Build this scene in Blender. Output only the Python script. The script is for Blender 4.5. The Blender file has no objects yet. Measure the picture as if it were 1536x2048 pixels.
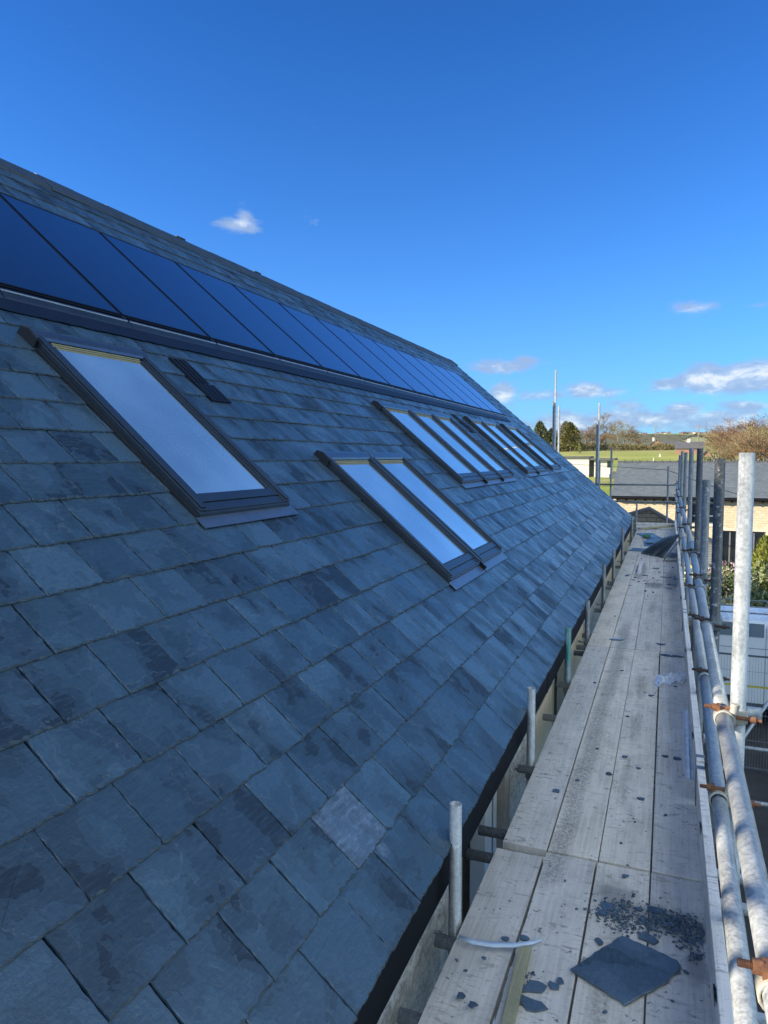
import bpy, math, random
from math import sin, cos, pi, radians, sqrt, atan2, exp
from mathutils import Vector, Matrix, noise as mnoise
random.seed(7)
S = bpy.context.scene
C = S.collection
RND = random.Random(11)

# ------------------------------------------------------------------ camera
F, YAW, PITCH, ROLL = 1416.1, 0.3806, 0.0760, 0.0028
def cam_axes():
    fwd = Vector((-sin(YAW)*cos(PITCH), cos(YAW)*cos(PITCH), -sin(PITCH)))
    right = Vector((cos(YAW), sin(YAW), 0))
    down = fwd.cross(right)
    r = right*cos(ROLL) + down*sin(ROLL)
    d = -right*sin(ROLL) + down*cos(ROLL)
    return r, d, fwd
_r, _d, _f = cam_axes()
cam_data = bpy.data.cameras.new('camera')
cam = bpy.data.objects.new('camera', cam_data)
C.objects.link(cam)
cam.matrix_world = Matrix(((_r.x, -_d.x, -_f.x, 0), (_r.y, -_d.y, -_f.y, 0), (_r.z, -_d.z, -_f.z, 0), (0, 0, 0, 1)))
cam_data.sensor_fit = 'VERTICAL'
cam_data.sensor_height = 24
cam_data.lens = F*24/2048
cam_data.clip_start = 0.05
cam_data.clip_end = 12000
S.camera = cam

# ------------------------------------------------------------------ sky, sun, exposure
SUN = Vector((-1.0, -0.6, 0.44)).normalized()          # towards the sun
SUN_EL = math.asin(SUN.z)
SUN_AZ = atan2(SUN.x, SUN.y)
S.view_settings.view_transform = 'Standard'
S.view_settings.look = 'None'
S.view_settings.exposure = 1.4
S.view_settings.gamma = 1.0
world = bpy.data.worlds.new('World')
S.world = world
world.use_nodes = True
SKY_STRENGTH = 0.12
SKY_TINT = (0.135, 0.395, 0.76, 1)
CLOUDS = [  # azimuth, elevation, half width, half height, weight
    (-0.578, 0.304, 0.034, 0.012, 1.0), (-0.570, 0.313, 0.016, 0.012, 0.85), (0.027, 0.1877, 0.034, 0.011, 0.95), (0.10, 0.185, 0.02, 0.006, 0.5),
    (-0.2095, 0.1235, 0.055, 0.012, 1.1), (-0.185, 0.130, 0.022, 0.01, 1.0), (-0.216, 0.0895, 0.022, 0.016, 1.3), (-0.16, 0.085, 0.05, 0.009, 1.0),
    (-0.106, 0.090, 0.035, 0.014, 1.2), (-0.07, 0.086, 0.03, 0.009, 0.9), (0.00, 0.094, 0.035, 0.012, 1.1), (0.045, 0.098, 0.045, 0.020, 1.6), (0.10, 0.098, 0.06, 0.022, 1.6),
    (0.20, 0.10, 0.07, 0.02, 1.4), (0.019, 0.0607, 0.028, 0.012, 1.3), (0.093, 0.064, 0.035, 0.010, 1.1), (-0.054, 0.050, 0.06, 0.017, 1.2), (-0.13, 0.047, 0.06, 0.020, 1.2),
    (0.06, 0.042, 0.10, 0.014, 1.1), (-0.25, 0.04, 0.12, 0.018, 1.1), (-0.48, 0.311, 0.02, 0.008, 0.42), (0.25, 0.05, 0.10, 0.02, 1.2), (0.50, 0.08, 0.2, 0.03, 1.1),(-0.05, 0.067, 0.03, 0.012, 0.9), (-0.04, 0.050, 0.16, 0.013, 1.15), (0.06, 0.052, 0.12, 0.010, 1.0)]

class N:
    """small helper for shader nodes"""
    def __init__(s, tree): s.t = tree; s.n = tree.nodes; s.l = tree.links
    def new(s, ty, **kw):
        nd = s.n.new(ty)
        for k, v in kw.items(): setattr(nd, k, v)
        return nd
    def put(s, sock, v):
        if v is None: return
        if isinstance(v, bpy.types.NodeSocket): s.l.new(v, sock)
        else: sock.default_value = v
    def math(s, op, a, b=None, c=None, clamp=False):
        nd = s.new('ShaderNodeMath', operation=op); nd.use_clamp = clamp
        s.put(nd.inputs[0], a); s.put(nd.inputs[1], b); s.put(nd.inputs[2], c)
        return nd.outputs[0]
    def vmath(s, op, a, b=None):
        nd = s.new('ShaderNodeVectorMath', operation=op)
        s.put(nd.inputs[0], a); s.put(nd.inputs[1], b)
        return nd.outputs[0]
    def mix(s, f, a, b, blend='MIX'):
        nd = s.new('ShaderNodeMix', data_type='RGBA', blend_type=blend)
        s.put(nd.inputs[0], f); s.put(nd.inputs[6], a); s.put(nd.inputs[7], b)
        return nd.outputs[2]
    def ramp(s, v, stops, interp='LINEAR'):
        nd = s.new('ShaderNodeValToRGB'); cr = nd.color_ramp; cr.interpolation = interp
        while len(cr.elements) < len(stops): cr.elements.new(0.5)
        for e, (p, c) in zip(cr.elements, stops):
            e.position = p; e.color = c if len(c) == 4 else (*c, 1)
        s.put(nd.inputs[0], v)
        return nd.outputs[0]
    def step(s, v, a, b):
        nd = s.new('ShaderNodeMapRange'); nd.interpolation_type = 'SMOOTHSTEP'
        s.put(nd.inputs[0], v); nd.inputs[1].default_value = a; nd.inputs[2].default_value = b
        return nd.outputs[0]
    def noise(s, vec, scale, detail=3, rough=0.5, dist=0.0, col=False):
        nd = s.new('ShaderNodeTexNoise'); nd.inputs['Scale'].default_value = scale
        nd.inputs['Detail'].default_value = detail; nd.inputs['Roughness'].default_value = rough
        nd.inputs['Distortion'].default_value = dist
        s.put(nd.inputs['Vector'], vec)
        return nd.outputs[1 if col else 0]
    def mapping(s, vec, scale=(1, 1, 1), rot=(0, 0, 0), loc=(0, 0, 0)):
        nd = s.new('ShaderNodeMapping'); s.put(nd.inputs[0], vec)
        nd.inputs['Scale'].default_value = scale; nd.inputs['Rotation'].default_value = rot; nd.inputs['Location'].default_value = loc
        return nd.outputs[0]

w = N(world.node_tree)
bg = w.n['Background']
sky = w.new('ShaderNodeTexSky', sky_type='NISHITA')
sky.sun_disc = False
sky.sun_elevation = SUN_EL
sky.sun_rotation = SUN_AZ
sky.air_density = 1.0; sky.dust_density = 0.3; sky.ozone_density = 2.5
tint = w.mix(1.0, sky.outputs[0], SKY_TINT, 'MULTIPLY')
co = w.new('ShaderNodeTexCoord').outputs['Generated']
sp = w.new('ShaderNodeSeparateXYZ'); w.put(sp.inputs[0], co)
az = w.math('ARCTAN2', sp.outputs[0], sp.outputs[1])
el = w.math('ARCSINE', sp.outputs[2])
cv = w.new('ShaderNodeCombineXYZ'); w.put(cv.inputs[0], az); w.put(cv.inputs[1], w.math('MULTIPLY', el, 2.2))
n1 = w.noise(cv.outputs[0], 22, 7, 0.62, 0.3)
n2 = w.noise(w.vmath('ADD', cv.outputs[0], (0.012, -0.02, 0.0)), 22, 7, 0.62, 0.3)
FILL_CLOUDS = [(1.25, 0.60, 0.42, 0.22, 1.4), (2.0, 0.62, 0.5, 0.26, 1.5), (2.8, 0.6, 0.5, 0.25, 1.4), (1.6, 1.0, 0.9, 0.2, 1.4), (-2.6, 0.9, 0.8, 0.2, 1.3), (-2.9, 0.2, 0.4, 0.1, 1.2), (0.85, 0.14, 0.3, 0.06, 1.2)]   # unseen cloud banks added out of frame as fill light for roof and boards
def field(tab):
  tot = None
  for a0, e0, wa, we, wt in tab:
    dx = w.math('MULTIPLY', w.math('SUBTRACT', az, a0), 1/wa)
    dy = w.math('MULTIPLY', w.math('SUBTRACT', el, e0), 1/we)
    r2 = w.math('ADD', w.math('MULTIPLY', dx, dx), w.math('MULTIPLY', dy, dy))
    g = w.math('MULTIPLY', w.math('POWER', 2.718, w.math('MULTIPLY', r2, -1.0)), wt)
    tot = g if tot is None else w.math('MAXIMUM', tot, g)
  return tot
dens = w.math('ADD', field(CLOUDS), w.math('MULTIPLY', w.math('SUBTRACT', n1, 0.5), 1.9))
cl = w.step(dens, 0.32, 1.05)
n3 = w.noise(co, 5, 6, 0.6)
cl2 = w.step(w.math('ADD', field(FILL_CLOUDS), w.math('MULTIPLY', w.math('SUBTRACT', n3, 0.5), 1.4)), 0.4, 0.9)
lit = w.math('ADD', w.math('MULTIPLY', w.math('SUBTRACT', n2, n1), 3.5), w.math('SUBTRACT', w.math('MULTIPLY', dens, 0.65), 0.35))
k = 1/SKY_STRENGTH/2.64
cc = w.ramp(lit, [(0.0, (0.36, 0.50, 0.76)), (0.35, (0.45, 0.59, 0.82)), (0.62, (0.66, 0.78, 0.94)), (0.9, (0.92, 0.95, 1.0))])
ccs = w.mix(1.0, cc, (k, k, k, 1), 'MULTIPLY')
nd = ccs.node; nd.clamp_result = False
up_ = w.step(el, 0.12, 1.0)
tint = w.mix(1.0, tint, w.ramp(up_, [(0.0, (1, 1, 1)), (1.0, (0.42, 0.62, 0.74))]), 'MULTIPLY'); tint.node.clamp_result = False
hz_ = w.math('MULTIPLY', w.math('POWER', 2.718, w.math('MULTIPLY', w.math('ABSOLUTE', el), -8.5)), 0.62)
hk = k
tint = w.mix(hz_, tint, (0.42*hk, 0.69*hk, 0.97*hk, 1)); tint.node.clamp_result = False
final = w.mix(w.math('MULTIPLY', cl, 0.85), tint, ccs)
bk = 1.0/SKY_STRENGTH
final = w.mix(w.math('MULTIPLY', cl2, 0.85), final, (bk*0.80, bk*0.97, bk*1.06, 1)); final.node.clamp_result = False
w.put(bg.inputs[0], final)
bg.inputs[1].default_value = SKY_STRENGTH

sd = bpy.data.lights.new('sun', 'SUN')
sd.energy = 3.6; sd.angle = radians(0.5); sd.color = (1.0, 0.90, 0.74)
sun = bpy.data.objects.new('sun', sd); C.objects.link(sun)
sun.rotation_euler = (-SUN).to_track_quat('-Z', 'Y').to_euler()

# ------------------------------------------------------------------ object helpers
def tag(o, label=None, cat=None, group=None, kind=None):
    if label: o['label'] = label
    if cat: o['category'] = cat
    if group: o['group'] = group
    if kind: o['kind'] = kind
    return o
def empty(name, loc, label=None, cat=None, group=None):
    o = bpy.data.objects.new(name, None); C.objects.link(o); o.location = loc
    o.empty_display_size = 0.1
    return tag(o, label, cat, group)
def base_of(p):
    v = Vector((0, 0, 0))
    while p is not None: v += p.location; p = p.parent
    return v
def copy_tree(o, loc, label=None, rz=None, sc=None, parent=None):
    c = o.copy(); C.objects.link(c)
    if parent is None:
        c.location = loc
        if rz is not None: c.rotation_euler = (0, 0, rz)
        if sc is not None: c.scale = (sc, sc, sc) if not isinstance(sc, tuple) else sc
        if label: c['label'] = label
    else: c.parent = parent
    for ch in list(o.children): copy_tree(ch, None, parent=c)
    return c

class MB:
    """collects vertices and faces, then links them as ONE mesh object"""
    def __init__(s): s.v = []; s.f = []; s.sm = []; s.mi = []; s.cur = 0
    def add(s, vs, fs, smooth=False):
        b = len(s.v); s.v += [tuple(x) for x in vs]
        s.f += [tuple(b+i for i in f) for f in fs]; s.sm += [smooth]*len(fs); s.mi += [s.cur]*len(fs)
    def box(s, a, b, fn=None):
        x0, y0, z0 = a; x1, y1, z1 = b
        P = [(x0, y0, z0), (x1, y0, z0), (x1, y1, z0), (x0, y1, z0), (x0, y0, z1), (x1, y0, z1), (x1, y1, z1), (x0, y1, z1)]
        if fn: P = [fn(*p) for p in P]
        s.add(P, [(0, 3, 2, 1), (4, 5, 6, 7), (0, 1, 5, 4), (1, 2, 6, 5), (2, 3, 7, 6), (3, 0, 4, 7)])
    def obox(s, p0, p1, wid, hgt, up=(0, 0, 1)):
        p0 = Vector(p0); p1 = Vector(p1); d = (p1-p0).normalized(); u = Vector(up)
        r = d.cross(u).normalized(); u = r.cross(d)
        P = []
        for p in (p0, p1):
            for a, b in ((-1, -1), (1, -1), (1, 1), (-1, 1)): P.append(p + r*a*wid/2 + u*b*hgt/2)
        s.add(P, [(0, 1, 2, 3), (7, 6, 5, 4), (0, 4, 5, 1), (1, 5, 6, 2), (2, 6, 7, 3), (3, 7, 4, 0)])
    def tube(s, p0, p1, r, seg=16, hollow=0, r1=None, caps=True):
        p0 = Vector(p0); p1 = Vector(p1); d = (p1-p0).normalized()
        a = d.orthogonal().normalized(); b = d.cross(a); r1 = r if r1 is None else r1
        V = []; 
        rings = [(p0, r), (p1, r1)]
        if hollow: rings = [(p0+d*0.12, hollow), (p0, hollow), (p0, r), (p1, r1), (p1, hollow), (p1-d*0.12, hollow)]
        for p, rr in rings:
            for i in range(seg):
                t = 2*pi*i/seg; V.append(p + (a*cos(t)+b*sin(t))*rr)
        Fs = []
        for k in range(len(rings)-1):
            for i in range(seg):
                j = (i+1) % seg; Fs.append((k*seg+i, k*seg+j, (k+1)*seg+j, (k+1)*seg+i))
        sm = len(s.f); s.add(V, Fs, True)
        if hollow:
            for k in (1, 3):
                for i in range(seg): s.sm[sm+k*seg+i] = False
        elif caps:
            s.add(V, [tuple(range(seg))[::-1], tuple(range(seg, 2*seg))])
    def ring(s, c, ax, r0, r1, wid, seg=14, a0=0, a1=2*pi, ref=None):
        """band round an axis: inner r0, outer r1, width wid"""
        c = Vector(c); d = Vector(ax).normalized()
        a = Vector(ref).normalized() if ref else d.orthogonal().normalized(); b = d.cross(a)
        V = []; full = abs(a1-a0-2*pi) < 1e-6; n = seg if full else seg+1
        for i in range(n):
            t = a0+(a1-a0)*i/seg; q = a*cos(t)+b*sin(t)
            V += [c+q*r0-d*wid/2, c+q*r1-d*wid/2, c+q*r1+d*wid/2, c+q*r0+d*wid/2]
        Fs = []
        for i in range(seg):
            j = (i+1) % n
            for k in range(4):
                l = (k+1) % 4; Fs.append((i*4+k, i*4+l, j*4+l, j*4+k))
        s.add(V, Fs, True)
        if not full: s.add(V, [(0, 1, 2, 3), (n*4-1, n*4-2, n*4-3, n*4-4)])
    def prism(s, pts, z0, z1, fn=None):
        n = len(pts); P = [(x, y, z0) for x, y in pts] + [(x, y, z1) for x, y in pts]
        if fn: P = [fn(*p) for p in P]
        s.add(P, [tuple(range(n))[::-1], tuple(range(n, 2*n))] + [(i, (i+1) % n, n+(i+1) % n, n+i) for i in range(n)])
    def build(s, name, mat, parent=None, bevel=0, loc=None, weld=False):
        o_base = base_of(parent) if parent is not None else Vector(loc if loc is not None else (0, 0, 0))
        me = bpy.data.meshes.new(name)
        me.from_pydata([(x-o_base.x, y-o_base.y, z-o_base.z) for x, y, z in s.v], [], s.f)
        me.polygons.foreach_set('use_smooth', s.sm)
        for m_ in (mat if isinstance(mat, (list, tuple)) else [mat]): me.materials.append(m_)
        if any(s.mi): me.polygons.foreach_set('material_index', s.mi)
        me.update()
        o = bpy.data.objects.new(name, me); C.objects.link(o)
        if parent is not None: o.parent = parent
        else: o.location = o_base
        if bevel:
            m = o.modifiers.new('bevel', 'BEVEL'); m.width = bevel; m.segments = 2; m.limit_method = 'ANGLE'; m.angle_limit = radians(50)
        return o

# ------------------------------------------------------------------ materials
def mat(name, base, rough=0.6, metal=0.0, spec=0.5, ior=None):
    m = bpy.data.materials.new(name); m.use_nodes = True
    h = N(m.node_tree); b = h.n['Principled BSDF']
    if isinstance(base, tuple): b.inputs['Base Color'].default_value = (*base, 1) if len(base) == 3 else base
    b.inputs['Roughness'].default_value = rough; b.inputs['Metallic'].default_value = metal
    b.inputs['Specular IOR Level'].default_value = spec
    if ior: b.inputs['IOR'].default_value = ior
    m['h'] = 0
    return m, h, b
def bump(h, b, hgt, strength, dist=0.01):
    n = h.new('ShaderNodeBump'); n.inputs['Strength'].default_value = strength; n.inputs['Distance'].default_value = dist
    h.put(n.inputs['Height'], hgt); h.l.new(n.outputs[0], b.inputs['Normal'])
def simple(name, base, rough=0.6, metal=0.0, var=0.25, scale=6, bmp=0.0, spec=0.5):
    """a base colour broken up by two sizes of procedural noise"""
    m, h, b = mat(name, base, rough, metal, spec)
    pos = h.new('ShaderNodeNewGeometry').outputs['Position']
    n = h.math('ADD', h.math('MULTIPLY', h.noise(pos, scale, 5, 0.6), 0.6), h.math('MULTIPLY', h.noise(pos, scale*9, 3, 0.6), 0.4))
    d = tuple(c*(1-var) for c in base); l = tuple(min(1, c*(1+var)) for c in base)
    h.put(b.inputs['Base Color'], h.ramp(n, [(0.33, d), (0.67, l)]))
    h.put(b.inputs['Roughness'], h.math('ADD', h.math('MULTIPLY', n, 0.25), rough-0.12, clamp=True))
    if bmp: bump(h, b, n, bmp, 0.01)
    return m

def slate_mat(name, dark, light, rough=0.5):
    m, h, b = mat(name, dark, rough)
    g = h.new('ShaderNodeNewGeometry'); pos = g.outputs['Position']; rnd = g.outputs['Random Per Island']
    off = h.new('ShaderNodeCombineXYZ'); h.put(off.inputs[0], h.math('MULTIPLY', rnd, 37.0)); h.put(off.inputs[1], h.math('MULTIPLY', rnd, 91.0)); h.put(off.inputs[2], h.math('MULTIPLY', rnd, 53.0))
    p = h.vmath('ADD', pos, off.outputs[0])
    wn = h.new('ShaderNodeTexWhiteNoise', noise_dimensions='1D'); h.put(wn.inputs['W'], rnd)
    r2 = wn.outputs[0]
    # cleavage layers: a field cut into a few flat steps with ragged borders
    q = h.vmath('ADD', p, h.vmath('SCALE', h.noise(p, 14, 6, 0.65, col=True), None)); q.node.inputs['Vector'].default_value
    sc = q.node.inputs[1].links[0].from_node; sc.inputs['Scale'].default_value = 0.10
    f = h.noise(h.mapping(q, (1, 1.5, 1)), 3.4, 3, 0.5)
    fine = h.noise(p, 70, 5, 0.7)
    f2 = h.math('ADD', f, h.math('MULTIPLY', h.math('SUBTRACT', r2, 0.5), 0.17))
    lay = h.ramp(f2, [(0.0, (0, 0, 0)), (0.36, (0.05, 0.05, 0.05)), (0.364, (0.42, 0.42, 0.42)), (0.47, (0.48, 0.48, 0.48)), (0.474, (0.72, 0.72, 0.72)), (0.57, (0.76, 0.76, 0.76)), (0.574, (1, 1, 1))])
    base = h.mix(lay, (*dark, 1), (*light, 1))
    # fibrous grain running down the slate and pale scratches
    grain = h.noise(h.mapping(p, (30, 5, 30), rot=(0, 0, 0.5)), 3, 4, 0.7)
    base = h.mix(h.math('MULTIPLY', h.step(grain, 0.45, 0.75), 0.35), base, tuple(c*1.35 for c in light)+(1,))
    base = h.mix(h.math('MULTIPLY', h.step(fine, 0.35, 0.75), 0.30), base, tuple(c*0.62 for c in dark)+(1,))
    wv = h.noise(h.mapping(q, (1, 1, 1), rot=(0.3, 0.2, 0.9)), 3.2, 1, 0.4)
    scr = h.math('SUBTRACT', 1.0, h.step(h.math('ABSOLUTE', h.math('SUBTRACT', wv, 0.5)), 0.0, 0.006))
    base = h.mix(h.math('MULTIPLY', scr, h.math('MULTIPLY', h.step(fine, 0.4, 0.6), 0.45)), base, (0.15, 0.19, 0.23, 1))
    # whole-slate variation, one slate in forty frosted with dust
    tone = h.ramp(rnd, [(0.0, (0.76, 0.78, 0.80)), (0.25, (0.92, 0.93, 0.94)), (0.6, (1.0, 1.0, 1.0)), (1.0, (1.16, 1.15, 1.13))])
    base = h.mix(1.0, base, tone, 'MULTIPLY'); base.node.clamp_result = False
    dust = h.math('MULTIPLY', h.step(h.noise(pos, 1.7, 5, 0.7), 0.50, 0.80), h.step(h.noise(p, 9, 6, 0.75, 1.0), 0.42, 0.8))
    base = h.mix(h.math('MULTIPLY', dust, 0.5), base, (0.15, 0.19, 0.23, 1))
    h.put(b.inputs['Base Color'], base)
    if name == 'slate':      # plaster dust left on one slate and the edge of its neighbour
        sx = h.new('ShaderNodeSeparateXYZ'); h.put(sx.inputs[0], pos)
        tt = h.math('ADD', h.math('MULTIPLY', h.math('SUBTRACT', sx.outputs[0], -0.7532), -0.7562), h.math('MULTIPLY', h.math('SUBTRACT', sx.outputs[2], -1.52), 0.6544))
        box = h.math('MULTIPLY', h.math('MULTIPLY', h.step(sx.outputs[1], 2.046, 2.051), h.step(sx.outputs[1], 2.314, 2.309)), h.math('MULTIPLY', h.step(tt, 0.222, 0.226), h.step(tt, 0.462, 0.458)))
        sc1 = h.step(h.noise(h.mapping(pos, (60, 12, 60), rot=(0, 0, 0.8)), 1.0, 6, 0.8), 0.45, 0.7); sc2 = h.step(h.noise(pos, 11, 6, 0.75, 1.5), 0.35, 0.7)
        base = h.mix(h.math('MULTIPLY', box, h.math('ADD', 0.12, h.math('ADD', h.math('MULTIPLY', sc1, 0.48), h.math('MULTIPLY', sc2, 0.28)))), base, (0.22, 0.28, 0.36, 1))
        for (cx, cy, cz, rad) in DUSTY[1:]:
            dv = h.new('ShaderNodeVectorMath', operation='DISTANCE'); h.put(dv.inputs[0], pos); dv.inputs[1].default_value = (cx, cy, cz)
            m_ = h.math('SUBTRACT', 1.0, h.step(h.math('ADD', dv.outputs[1], h.math('MULTIPLY', h.noise(pos, 12, 4, 0.6), 0.10)), rad*0.75, rad*1.35))
            st = h.step(h.noise(h.mapping(pos, (14, 40, 14), rot=(0, 0, 0.7)), 1.0, 5, 0.75), 0.40, 0.62)
            base = h.mix(h.math('MULTIPLY', m_, h.math('MULTIPLY_ADD', st, 0.4, 0.10)), base, (0.30, 0.36, 0.44, 1))
        h.put(b.inputs['Base Color'], base)
    h.put(b.inputs['Roughness'], h.math('ADD', rough+0.06, h.math('ADD', h.math('MULTIPLY', fine, 0.22), h.math('MULTIPLY', lay, -0.30))))
    hh = h.math('ADD', h.math('MULTIPLY', lay, 0.55), h.math('ADD', h.math('MULTIPLY', fine, 0.28), h.math('MULTIPLY', grain, 0.25)))
    bump(h, b, hh, 0.9, 0.006)
    return m
M = {}
DUSTY = [(-1.008, 2.18, -1.268, 0.13), (-0.882, 2.228, -1.377, 0.07)]
M['slate'] = slate_mat('slate', (0.009, 0.022, 0.037), (0.064, 0.108, 0.145), 0.38)
M['slate_loose'] = slate_mat('slate_loose', (0.040, 0.062, 0.082), (0.115, 0.155, 0.185), 0.40)
M['slate_edge'] = simple('slate_edge', (0.045, 0.068, 0.082), 0.75, var=0.55, scale=38, bmp=0.6)
M['ridge'] = simple('ridge_tile', (0.034, 0.048, 0.062), 0.55, var=0.25, scale=8, bmp=0.15)
M['underlay'] = simple('underlay', (0.012, 0.014, 0.016), 0.8)
M['fascia'] = simple('black_fascia', (0.007, 0.008, 0.010), 0.7, var=0.3, spec=0.15)
M['grey_clad'] = simple('grey_cladding', (0.038, 0.052, 0.070), 0.34, metal=0.35, var=0.14, scale=3)
M['hood'] = simple('satin_hood', (0.13, 0.15, 0.17), 0.28, metal=0.75, var=0.1, scale=3)
M['grey_dark'] = simple('grey_gasket', (0.016, 0.018, 0.021), 0.5, var=0.2)
M['flash'] = simple('flashing', (0.20, 0.235, 0.27), 0.34, metal=0.75, var=0.15, scale=5, bmp=0.08)
M['flash_dark'] = simple('dark_flashing', (0.026, 0.040, 0.060), 0.42, metal=0.4, var=0.2, scale=5, bmp=0.06)
M['lead'] = simple('lead_apron', (0.006, 0.010, 0.020), 0.5, metal=0.2, var=0.25, scale=9, bmp=0.12)
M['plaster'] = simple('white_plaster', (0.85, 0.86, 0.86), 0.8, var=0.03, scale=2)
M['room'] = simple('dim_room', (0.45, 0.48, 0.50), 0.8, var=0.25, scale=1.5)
M['pine'] = simple('pine', (0.30, 0.26, 0.14), 0.5, var=0.15, scale=12)
M['black_metal'] = simple('black_metal', (0.008, 0.008, 0.009), 0.4, metal=0.3, var=0.2)
M['rail_metal'] = simple('satin_metal', (0.36, 0.38, 0.38), 0.35, metal=0.9, var=0.2)

def glass_mat(name, deep, refl, amt, rough=0.02, clear=False):
    m, h, b = mat(name, deep, 0.25)
    pos = h.new('ShaderNodeNewGeometry').outputs['Position']
    n = h.noise(pos, 1.2, 3, 0.5)
    h.put(b.inputs['Base Color'], h.ramp(n, [(0.3, tuple(c*0.85 for c in deep)), (0.7, deep)]))
    gl = h.new('ShaderNodeBsdfGlossy'); gl.inputs['Color'].default_value = (*refl, 1); gl.inputs['Roughness'].default_value = rough
    fr = h.new('ShaderNodeFresnel'); fr.inputs[0].default_value = 1.5
    mx = h.new('ShaderNodeMixShader')
    sm = h.step(h.noise(pos, 5, 5, 0.7), 0.45, 0.8)
    h.put(mx.inputs[0], h.math('ADD', h.math('ADD', amt, h.math('MULTIPLY', sm, -0.05*amt)), h.math('MULTIPLY', fr.outputs[0], 1-amt), clamp=True))
    src = b.outputs[0]
    if clear:      # thin pane: what is not mirrored passes straight through, under a pale blue veil painted in for the bright glazing sheen
        tr_ = h.new('ShaderNodeBsdfTransparent'); tr_.inputs[0].default_value = (0.80, 0.88, 0.90, 1)
        m2 = h.new('ShaderNodeMixShader'); h.put(m2.inputs[0], h.ramp(h.noise(pos, 0.9, 3, 0.5), [(0.35, (0.40, 0.40, 0.40)), (0.65, (0.78, 0.78, 0.78))]))
        deep = (0.54, 0.76, 0.92); [h.l.remove(q) for q in list(b.inputs['Base Color'].links)]; b.inputs['Base Color'].default_value = (*deep, 1)
        h.l.new(tr_.outputs[0], m2.inputs[1]); h.l.new(b.outputs[0], m2.inputs[2]); src = m2.outputs[0]
    h.l.new(src, mx.inputs[1]); h.l.new(gl.outputs[0], mx.inputs[2])
    h.l.new(mx.outputs[0], h.n['Material Output'].inputs[0])
    return m
M['roof_glass'] = glass_mat('roof_glass', (0.16, 0.22, 0.27), (1.0, 1.0, 1.0), 0.44, clear=True)
M['pv_glass'] = glass_mat('pv_glass', (0.010, 0.018, 0.030), (0.80, 0.78, 0.92), 0.02, 0.035)
M['dark_glass'] = glass_mat('dark_glass', (0.012, 0.014, 0.015), (0.8, 0.9, 1.0), 0.05, 0.03)

def galv_mat(name, base, rust=0.0, tint=None):
    m, h, b = mat(name, base, 0.45, 0.3)
    tc = h.new('ShaderNodeTexCoord').outputs['Object']; pos = h.new('ShaderNodeNewGeometry').outputs['Position']
    a = h.noise(pos, 9, 5, 0.65); s_ = h.noise(pos, 85, 4, 0.7); v = h.noise(h.mapping(pos, (40, 40, 3)), 1.5, 4, 0.6)
    lo = tuple(c*0.55 for c in base); hi = tuple(min(1, c*1.35) for c in base)
    c = h.ramp(h.math('ADD', h.math('MULTIPLY', a, 0.5), h.math('MULTIPLY', s_, 0.5)), [(0.32, lo), (0.52, base), (0.68, hi)])
    c = h.mix(h.math('MULTIPLY', h.step(v, 0.52, 0.72), 0.5), c, tuple(x*0.5 for x in base)+(1,))
    c = h.mix(h.math('MULTIPLY', h.step(h.noise(pos, 34, 5, 0.75), 0.56, 0.70), 0.65), c, (0.62, 0.62, 0.58, 1))
    if tint: c = h.mix(h.step(h.noise(pos, 5, 4, 0.6), 0.35, 0.6), c, (*tint, 1))
    if rust: c = h.mix(h.math('MULTIPLY', h.step(h.noise(pos, 16, 5, 0.7), 0.60-rust*0.2, 0.72), 0.8), c, (0.20, 0.085, 0.03, 1))
    h.put(b.inputs['Base Color'], c)
    h.put(b.inputs['Metallic'], h.ramp(s_, [(0.35, (0.45, 0.45, 0.45)), (0.65, (0.15, 0.15, 0.15))]))
    h.put(b.inputs['Roughness'], h.ramp(a, [(0.3, (0.36, 0.36, 0.36)), (0.7, (0.58, 0.58, 0.58))]))
    bump(h, b, s_, 0.12, 0.002)
    return m
M['galv'] = galv_mat('galvanised_steel', (0.40, 0.41, 0.40))
M['galv_dull'] = galv_mat('dull_galvanised_steel', (0.19, 0.205, 0.205), 0.15)
M['galv_shaded'] = galv_mat('shaded_steel', (0.075, 0.080, 0.080))  # near-black tone carries the shade on two outer standards
M['galv_mid'] = galv_mat('grey_weathered_steel', (0.30, 0.32, 0.33), 0.1)
M['galv_green'] = galv_mat('green_painted_steel', (0.24, 0.28, 0.29), 0.0, (0.06, 0.22, 0.19))
M['rust'] = simple('rusty_steel', (0.22, 0.095, 0.045), 0.75, metal=0.2, var=0.5, scale=60, bmp=0.3)
M['rust_dark'] = simple('dark_rust', (0.06, 0.035, 0.025), 0.7, var=0.4, scale=40)
M['coupler'] = simple('forged_coupler', (0.50, 0.45, 0.36), 0.6, metal=0.4, var=0.35, scale=30, bmp=0.2)

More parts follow.
